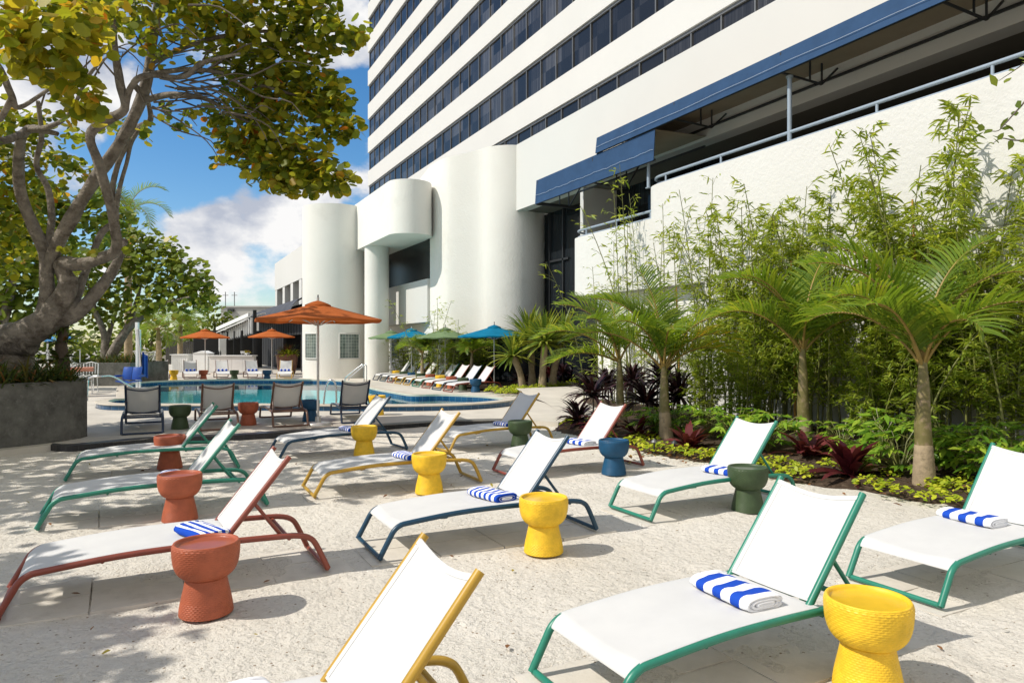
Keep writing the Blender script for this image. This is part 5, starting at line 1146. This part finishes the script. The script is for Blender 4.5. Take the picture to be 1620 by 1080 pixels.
for i, px in enumerate((346, 349, 341)):
    w_ = D(px, 0, 40.35); mb = MB(); mb.lathe([(.035,0),(.035,.18),(.012,.22),(.012,.28)], 10); tag(mb.build('bottle', M['glass'], None, (w_.x, w_.y, SZ+1.002)), 'small dark bottle at the left end of the long white bar counter', 'bottle', 'bottles on the bar counter')
# big plant pot by the pavilion
p = D(454, 0, 38.6); r_ = empty('plant_pot', (p.x, p.y, SZ), 0, 'big glazed brown pot with green and reddish plants by the charcoal wall', 'plant pot'); mb = MB(); mb.lathe([(.42,0),(.5,.3),(.56,.7),(.58,1.0),(.63,1.06),(.60,1.10),(.5,1.04)], 32); mb.build('pot', M['bronze_pot'], r_)
random.seed(12); V, T_ = sword_cards((.05,0,1.0), 80, .8, .012, .5, 1.5, .6, .2, 3); link('grass', cards('grass', M['grassy'], V, np.clip(np.array(T_)+.25, 0, 1)), r_)
V, T_ = sword_cards((0,-.2,1.05), 110, .5, .035, .1, 1.3, 1.2, .4, 3); link('foliage', cards('foliage', M['lime'], V, np.array(T_)*.6), r_)
# white chairs, high chair, wire loungers
def wire_chair(px, d, label, cat='chair', h=.75, name='white_chair', grp='white chairs beyond the pool'):
    p = D(px, 0, d); r_ = empty(name, (p.x, p.y, SZ), random.uniform(-1, 1), label, cat, grp)
    for sx in (-.22, .22):
        for sy in (-.22, .22): mb = MB(); mb.tube([(sx, sy, 0), (sx*.9, sy*.9, h*.58)], .016, 6); mb.build('leg', M['white_paint'], r_)
    mb = MB(); mb.box(-.24, .24, -.24, .24, h*.56, h*.60); mb.build('seat', M['white_paint'], r_); mb = MB(); mb.tube([(-.22,.22,h*.58),(-.22,.26,h),(0,.28,h*1.06),(.22,.26,h),(.22,.22,h*.58)], .016, 6)
    for k in range(4): mb.tube([(-.13+.087*k,.22,h*.58),(-.13+.087*k,.27,h*1.03)], .010, 5)
    mb.build('backrest', M['white_paint'], r_)
wire_chair(229, 43, 'white bar stool standing right of the pool lift mast', 'bar stool', 1.15, 'bar_stool')
wire_chair(238, 44, 'second white bar stool beside the leaning white board', 'bar stool', 1.12, 'bar_stool')
wire_chair(128, 22.5, 'white wire chair behind the curved planter corner', h=.95); wire_chair(140, 23.5, 'white wire chair next to the low dark planter, right of the other wire chair', h=.95)
mb = MB(); p = D(118, 0, 21.5); mb.box(-.5, .5, -.3, .3, .50, .62); o_ = mb.build('salmon_cushion', M['salmon'], None, (p.x, p.y, .35)); tag(o_, 'salmon pink cushion pile beside the white wire chairs', 'cushion')
p = D(241, 0, 45); mb = MB(); mb.bar((-.2,0,0), (.25,.1,1.35), .10, .05); tag(mb.build('leaning_board', M['white_paint'], None, (p.x, p.y, SZ)), 'white board leaning among the palms left of the louvred counter', 'board')
mb = MB(); p = D(95, 0, 60); mb.sheet(lambda s, t_: ((-7+12*s, 12*t_, .25+.9*noise.noise(Vector((s*4, t_*4, 1)))+.5*math.sin(PI*s)), (0, 0, 1)), 24, 12, .1); tag(mb.build('rubble_bank', M['rubble'], None, (p.x, p.y, -.2)), 'bright white rubble bank far behind the planters', 'rubble', None, 'stuff')
for px, d, lab, s_ in ((84, 52, 'blue canvas canopy far behind the leaning tree', 1.3), (66, 58, 'darker blue canvas canopy farther left behind the leaning tree', 1.6)):
    p = D(px, 0, d); r_ = empty('beach_canopy', (p.x, p.y, 0), -YAW, lab, 'canopy', 'blue canopies far behind the trees'); mb = MB(); mb.add([(-s_,-s_,2.1),(s_,-s_,2.1),(s_,s_,2.1),(-s_,s_,2.1),(0,0,2.6),(-s_,-s_,1.95),(s_,-s_,1.95),(s_,s_,1.95),(-s_,s_,1.95)], [(0,1,4),(1,2,4),(2,3,4),(3,0,4),(5,6,1,0),(6,7,2,1),(7,8,3,2),(8,5,0,3)], False); mb.build('canvas', M['stripe_blue'], r_)
    for sx in (-1, 1):
        for sy in (-1, 1): mb = MB(); mb.tube([(sx*s_*.95, sy*s_*.95, 0), (sx*s_*.95, sy*s_*.95, 2.0)], .04, 6); mb.build('leg', M['white_paint'], r_)
# ---- pool hardware
p = D(213, 0, 23.6); r_ = empty('pool_lift', (p.x, p.y, SZ), -YAW, 'white masted pool lift with a bright blue plastic seat at the pool corner', 'pool lift')
mb = MB(); mb.box(-.35, .35, .0, .5, .0, .12); mb.build('base', M['white_paint'], r_); mb = MB(); mb.box(-.075, -.005, .2, .29, .12, 2.3); mb.box(.03, .075, .2, .27, .12, 2.1); mb.box(-.09, .0, .19, .30, 1.95, 2.35); mb.build('mast', M['white_paint'], r_); mb = MB(); mb.bar((.0,.18,2.1), (.12,.2,.7), .05); mb.build('arm', M['steel'], r_)
for sx in (-.20, .12):
    mb = MB(); mb.sheet(lambda s, t_, sx=sx: ((sx-.14+.30*t_, -.12+.10*(s**2)-.03*math.sin(PI*t_), .42+.42*s), (0, -1, .2)), 8, 6, .03); mb.build('seat_back', M['lift_blue'], r_)
mb = MB(); mb.sheet(lambda s, t_: ((-.36+.66*t_, -.52+.42*s, .36+.03*math.cos(PI*t_*2)), (0, 0, 1)), 6, 8, .04); mb.build('seat', M['lift_blue'], r_)
for sx in (-.40, .36): mb = MB(); mb.box(sx-.03, sx+.03, -.45, -.05, .52, .58); mb.build('armrest', M['lift_blue'], r_)
mb = MB(); mb.sheet(lambda s, t_: ((.13+.17*s, .25+.05*math.sin(s*9), 1.35-.75*t_-.15*s), (0, -1, 0)), 6, 6, .03); mb.build('seat_cover', M['lift_blue'], r_)
def rail_thing(label, pts, name='handrail', r0=.021, more=()):
    P = [Vector(v) for v in pts]; c = P[0]; r_ = empty(name, tuple(c), 0, label, 'handrail', 'steel rails round the pool')
    for i, pp in enumerate((pts,)+tuple(more)): mb = MB(); mb.tube([v-c for v in smooth_pts([Vector(z) for z in pp], 6)], r0, 10); mb.build('rail', M['steel'], r_)
a0 = G(139, 632, SZ); dd = 18.5
rail_thing('steel handrail with a sloping end beside the curved planter corner', [tuple(D(138, 634, dd)), tuple(D(139, 606, dd)), tuple(D(143, 597, dd)), tuple(D(160, 595, dd)), tuple(D(178, 595, dd+.4)), tuple(D(200, 607, dd+.8)), tuple(D(213, 614, dd+1))])
dd = 27.5; e = 3.2
rail_thing('steel stair handrail at the far right end of the pool by the round column', [tuple(D(546, 606, dd)), tuple(D(546, 599, dd)), tuple(D(550, 594, dd)), tuple(D(571, 578, dd)), tuple(D(575, 577, dd)), tuple(D(576, 580, dd)), tuple(D(576, 603, dd))], more=([tuple(D(552, 606, dd+1)), tuple(D(552, 600, dd+1)), tuple(D(556, 595, dd+1)), tuple(D(575, 579, dd+1)), tuple(D(579, 577.5, dd+1)), tuple(D(580, 582, dd+1)), tuple(D(580, 603, dd+1))],))
dd = 16.9
rail_thing('steel pool ladder handle right of the orange umbrella pole', [tuple(D(512, 640, dd)), tuple(D(514, 622, dd)), tuple(D(518, 606, dd)), tuple(D(524, 601, dd)), tuple(D(530, 606, dd)), tuple(D(532, 622, dd)), tuple(D(532, 640, dd))], 'pool_ladder', .024)

# ================================================================== LIGHT, SKY, CAMERA
EL, AZ = RAD(47.5), RAD(-7.5)         # light travels towards +X, slightly towards the camera
ld = Vector((math.cos(AZ)*math.cos(EL), math.sin(AZ)*math.cos(EL), -math.sin(EL)))
sun = bpy.data.lights.new('sun', 'SUN'); sun.energy = 3.9; sun.angle = RAD(.53); sun.color = (1, .94, .85)
so = bpy.data.objects.new('sun', sun); COL.objects.link(so); so.rotation_euler = ld.to_track_quat('-Z', 'Y').to_euler(); so.location = (-10, 3, 20)
wd = bpy.data.worlds.new('World'); scene.world = wd; wd.use_nodes = True; t = wd.node_tree; N = t.nodes; L = t.links
bg = N['Background']; sky = N.new('ShaderNodeTexSky'); sky.sky_type = 'NISHITA'; sky.sun_disc = False; sky.sun_elevation = EL
sdv = -ld; sky.sun_rotation = math.atan2(sdv.x, sdv.y); sky.air_density = 1.0; sky.dust_density = .35; sky.ozone_density = 2.2
SKS = .145
tc = N.new('ShaderNodeTexCoord'); vec = tc.outputs['Generated']
def vm(op, a, b=None):
    n_ = N.new('ShaderNodeVectorMath'); n_.operation = op; L.new(a, n_.inputs[0])
    if b is not None:
        if isinstance(b, (tuple, Vector)): n_.inputs[1].default_value = tuple(b)
        else: L.new(b, n_.inputs[1])
    return n_
def mt(op, a, b=None, c=None):
    n_ = N.new('ShaderNodeMath'); n_.operation = op
    for i, x in enumerate((a, b, c)):
        if x is None: continue
        if isinstance(x, (int, float)): n_.inputs[i].default_value = x
        else: L.new(x, n_.inputs[i])
    return n_.outputs[0]
sp = N.new('ShaderNodeSeparateXYZ'); L.new(vec, sp.inputs[0])
scl = N.new('ShaderNodeVectorMath'); scl.operation = 'MULTIPLY'; L.new(vec, scl.inputs[0]); scl.inputs[1].default_value = (1, 1, 1.6)
n1 = N.new('ShaderNodeTexNoise'); n1.inputs['Scale'].default_value = 5.5; n1.inputs['Detail'].default_value = 9; n1.inputs['Roughness'].default_value = .56; L.new(scl.outputs[0], n1.inputs['Vector'])
cov = mt('MULTIPLY', mt('SUBTRACT', n1.outputs[0], .52), 1.5)
for px, py, w, rad in ((390,385,.28,6.5),(300,400,.22,5),(460,310,.22,5),(550,330,.24,5),(300,350,.14,4),(545,30,.16,5),(545,60,.0,3.5),(200,180,.16,4),(140,120,.22,5),(60,60,.12,5),(440,450,-.22,4.5),(500,60,.1,4),(280,250,-.30,5),(555,150,-.16,3),(380,250,-.10,4),(460,400,-.02,4),(120,400,.2,6),(1000,-500,.1,18)):
    v = view_dir(px, py); dt = vm('DOT_PRODUCT', vec, v).outputs['Value']; mr = N.new('ShaderNodeMapRange'); mr.interpolation_type = 'SMOOTHSTEP'; L.new(dt, mr.inputs[0])
    mr.inputs[1].default_value = math.cos(RAD(rad)); mr.inputs[2].default_value = math.cos(RAD(rad*.15)); mr.inputs[3].default_value = 0; mr.inputs[4].default_value = w; cov = mt('ADD', cov, mr.outputs[0])
for v, w, c_hi, c_lo in ((Vector((-.55,-.75,.35)).normalized(), .34, .95, .35), (Vector((.8,-.55,.3)).normalized(), .34, .95, .3), (Vector((-.3,-.2,.93)).normalized(), .22, .97, .75)):   # unseen cloud banks added behind the viewer and overhead as neutral fill light
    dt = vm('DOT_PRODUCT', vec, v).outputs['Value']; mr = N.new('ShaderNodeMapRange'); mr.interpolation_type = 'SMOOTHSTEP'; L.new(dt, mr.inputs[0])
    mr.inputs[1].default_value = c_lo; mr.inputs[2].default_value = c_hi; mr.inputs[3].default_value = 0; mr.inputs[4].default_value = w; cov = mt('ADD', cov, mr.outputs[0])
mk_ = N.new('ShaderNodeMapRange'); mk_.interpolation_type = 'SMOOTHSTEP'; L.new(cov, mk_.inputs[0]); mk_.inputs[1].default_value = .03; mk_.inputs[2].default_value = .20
n2 = N.new('ShaderNodeTexNoise'); n2.inputs['Scale'].default_value = 11; n2.inputs['Detail'].default_value = 7; n2.inputs['Roughness'].default_value = .6; L.new(scl.outputs[0], n2.inputs['Vector'])
cr = N.new('ShaderNodeValToRGB'); e_ = cr.color_ramp.elements; e_[0].position = .34; e_[0].color = (3.0, 3.25, 3.85, 1); e_[1].position = .74; e_[1].color = (5.9, 5.85, 5.8, 1); sh = vm('ADD', scl.outputs[0], tuple(Vector((-ld.x, -ld.y, -ld.z*1.6))*.045)); n3 = N.new('ShaderNodeTexNoise'); n3.inputs['Scale'].default_value = 5.5; n3.inputs['Detail'].default_value = 5; n3.inputs['Roughness'].default_value = .5; L.new(sh.outputs[0], n3.inputs['Vector'])
relief = mt('MULTIPLY_ADD', mt('SUBTRACT', n1.outputs[0], n3.outputs[0]), 1.9, mt('MULTIPLY_ADD', n2.outputs[0], .45, .32)); L.new(relief, cr.inputs[0])
hs = N.new('ShaderNodeHueSaturation'); hs.inputs['Saturation'].default_value = 1.34; hs.inputs['Value'].default_value = .86; L.new(sky.outputs[0], hs.inputs['Color'])
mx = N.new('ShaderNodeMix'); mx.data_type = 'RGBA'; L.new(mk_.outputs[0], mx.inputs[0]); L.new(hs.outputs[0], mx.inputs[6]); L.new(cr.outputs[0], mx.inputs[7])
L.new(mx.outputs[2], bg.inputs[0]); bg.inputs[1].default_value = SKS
cam = bpy.data.cameras.new('camera'); co_ = bpy.data.objects.new('camera', cam); COL.objects.link(co_); scene.camera = co_
cam.sensor_width = 36; cam.lens = F/1620*36; cam.shift_y = 6/1620; cam.clip_start = .05; cam.clip_end = 3000
co_.location = (0, 0, EYE); co_.rotation_euler = (PI/2, 0, -YAW)
scene.view_settings.view_transform = 'Standard'; scene.view_settings.look = 'None'; scene.view_settings.exposure = 0.19; scene.view_settings.gamma = 1.0
scene.render.engine = 'CYCLES'; scene.cycles.use_denoising = True; scene.cycles.max_bounces = 8; scene.cycles.transparent_max_bounces = 8
scene.cycles.caustics_reflective = False; scene.cycles.caustics_refractive = False
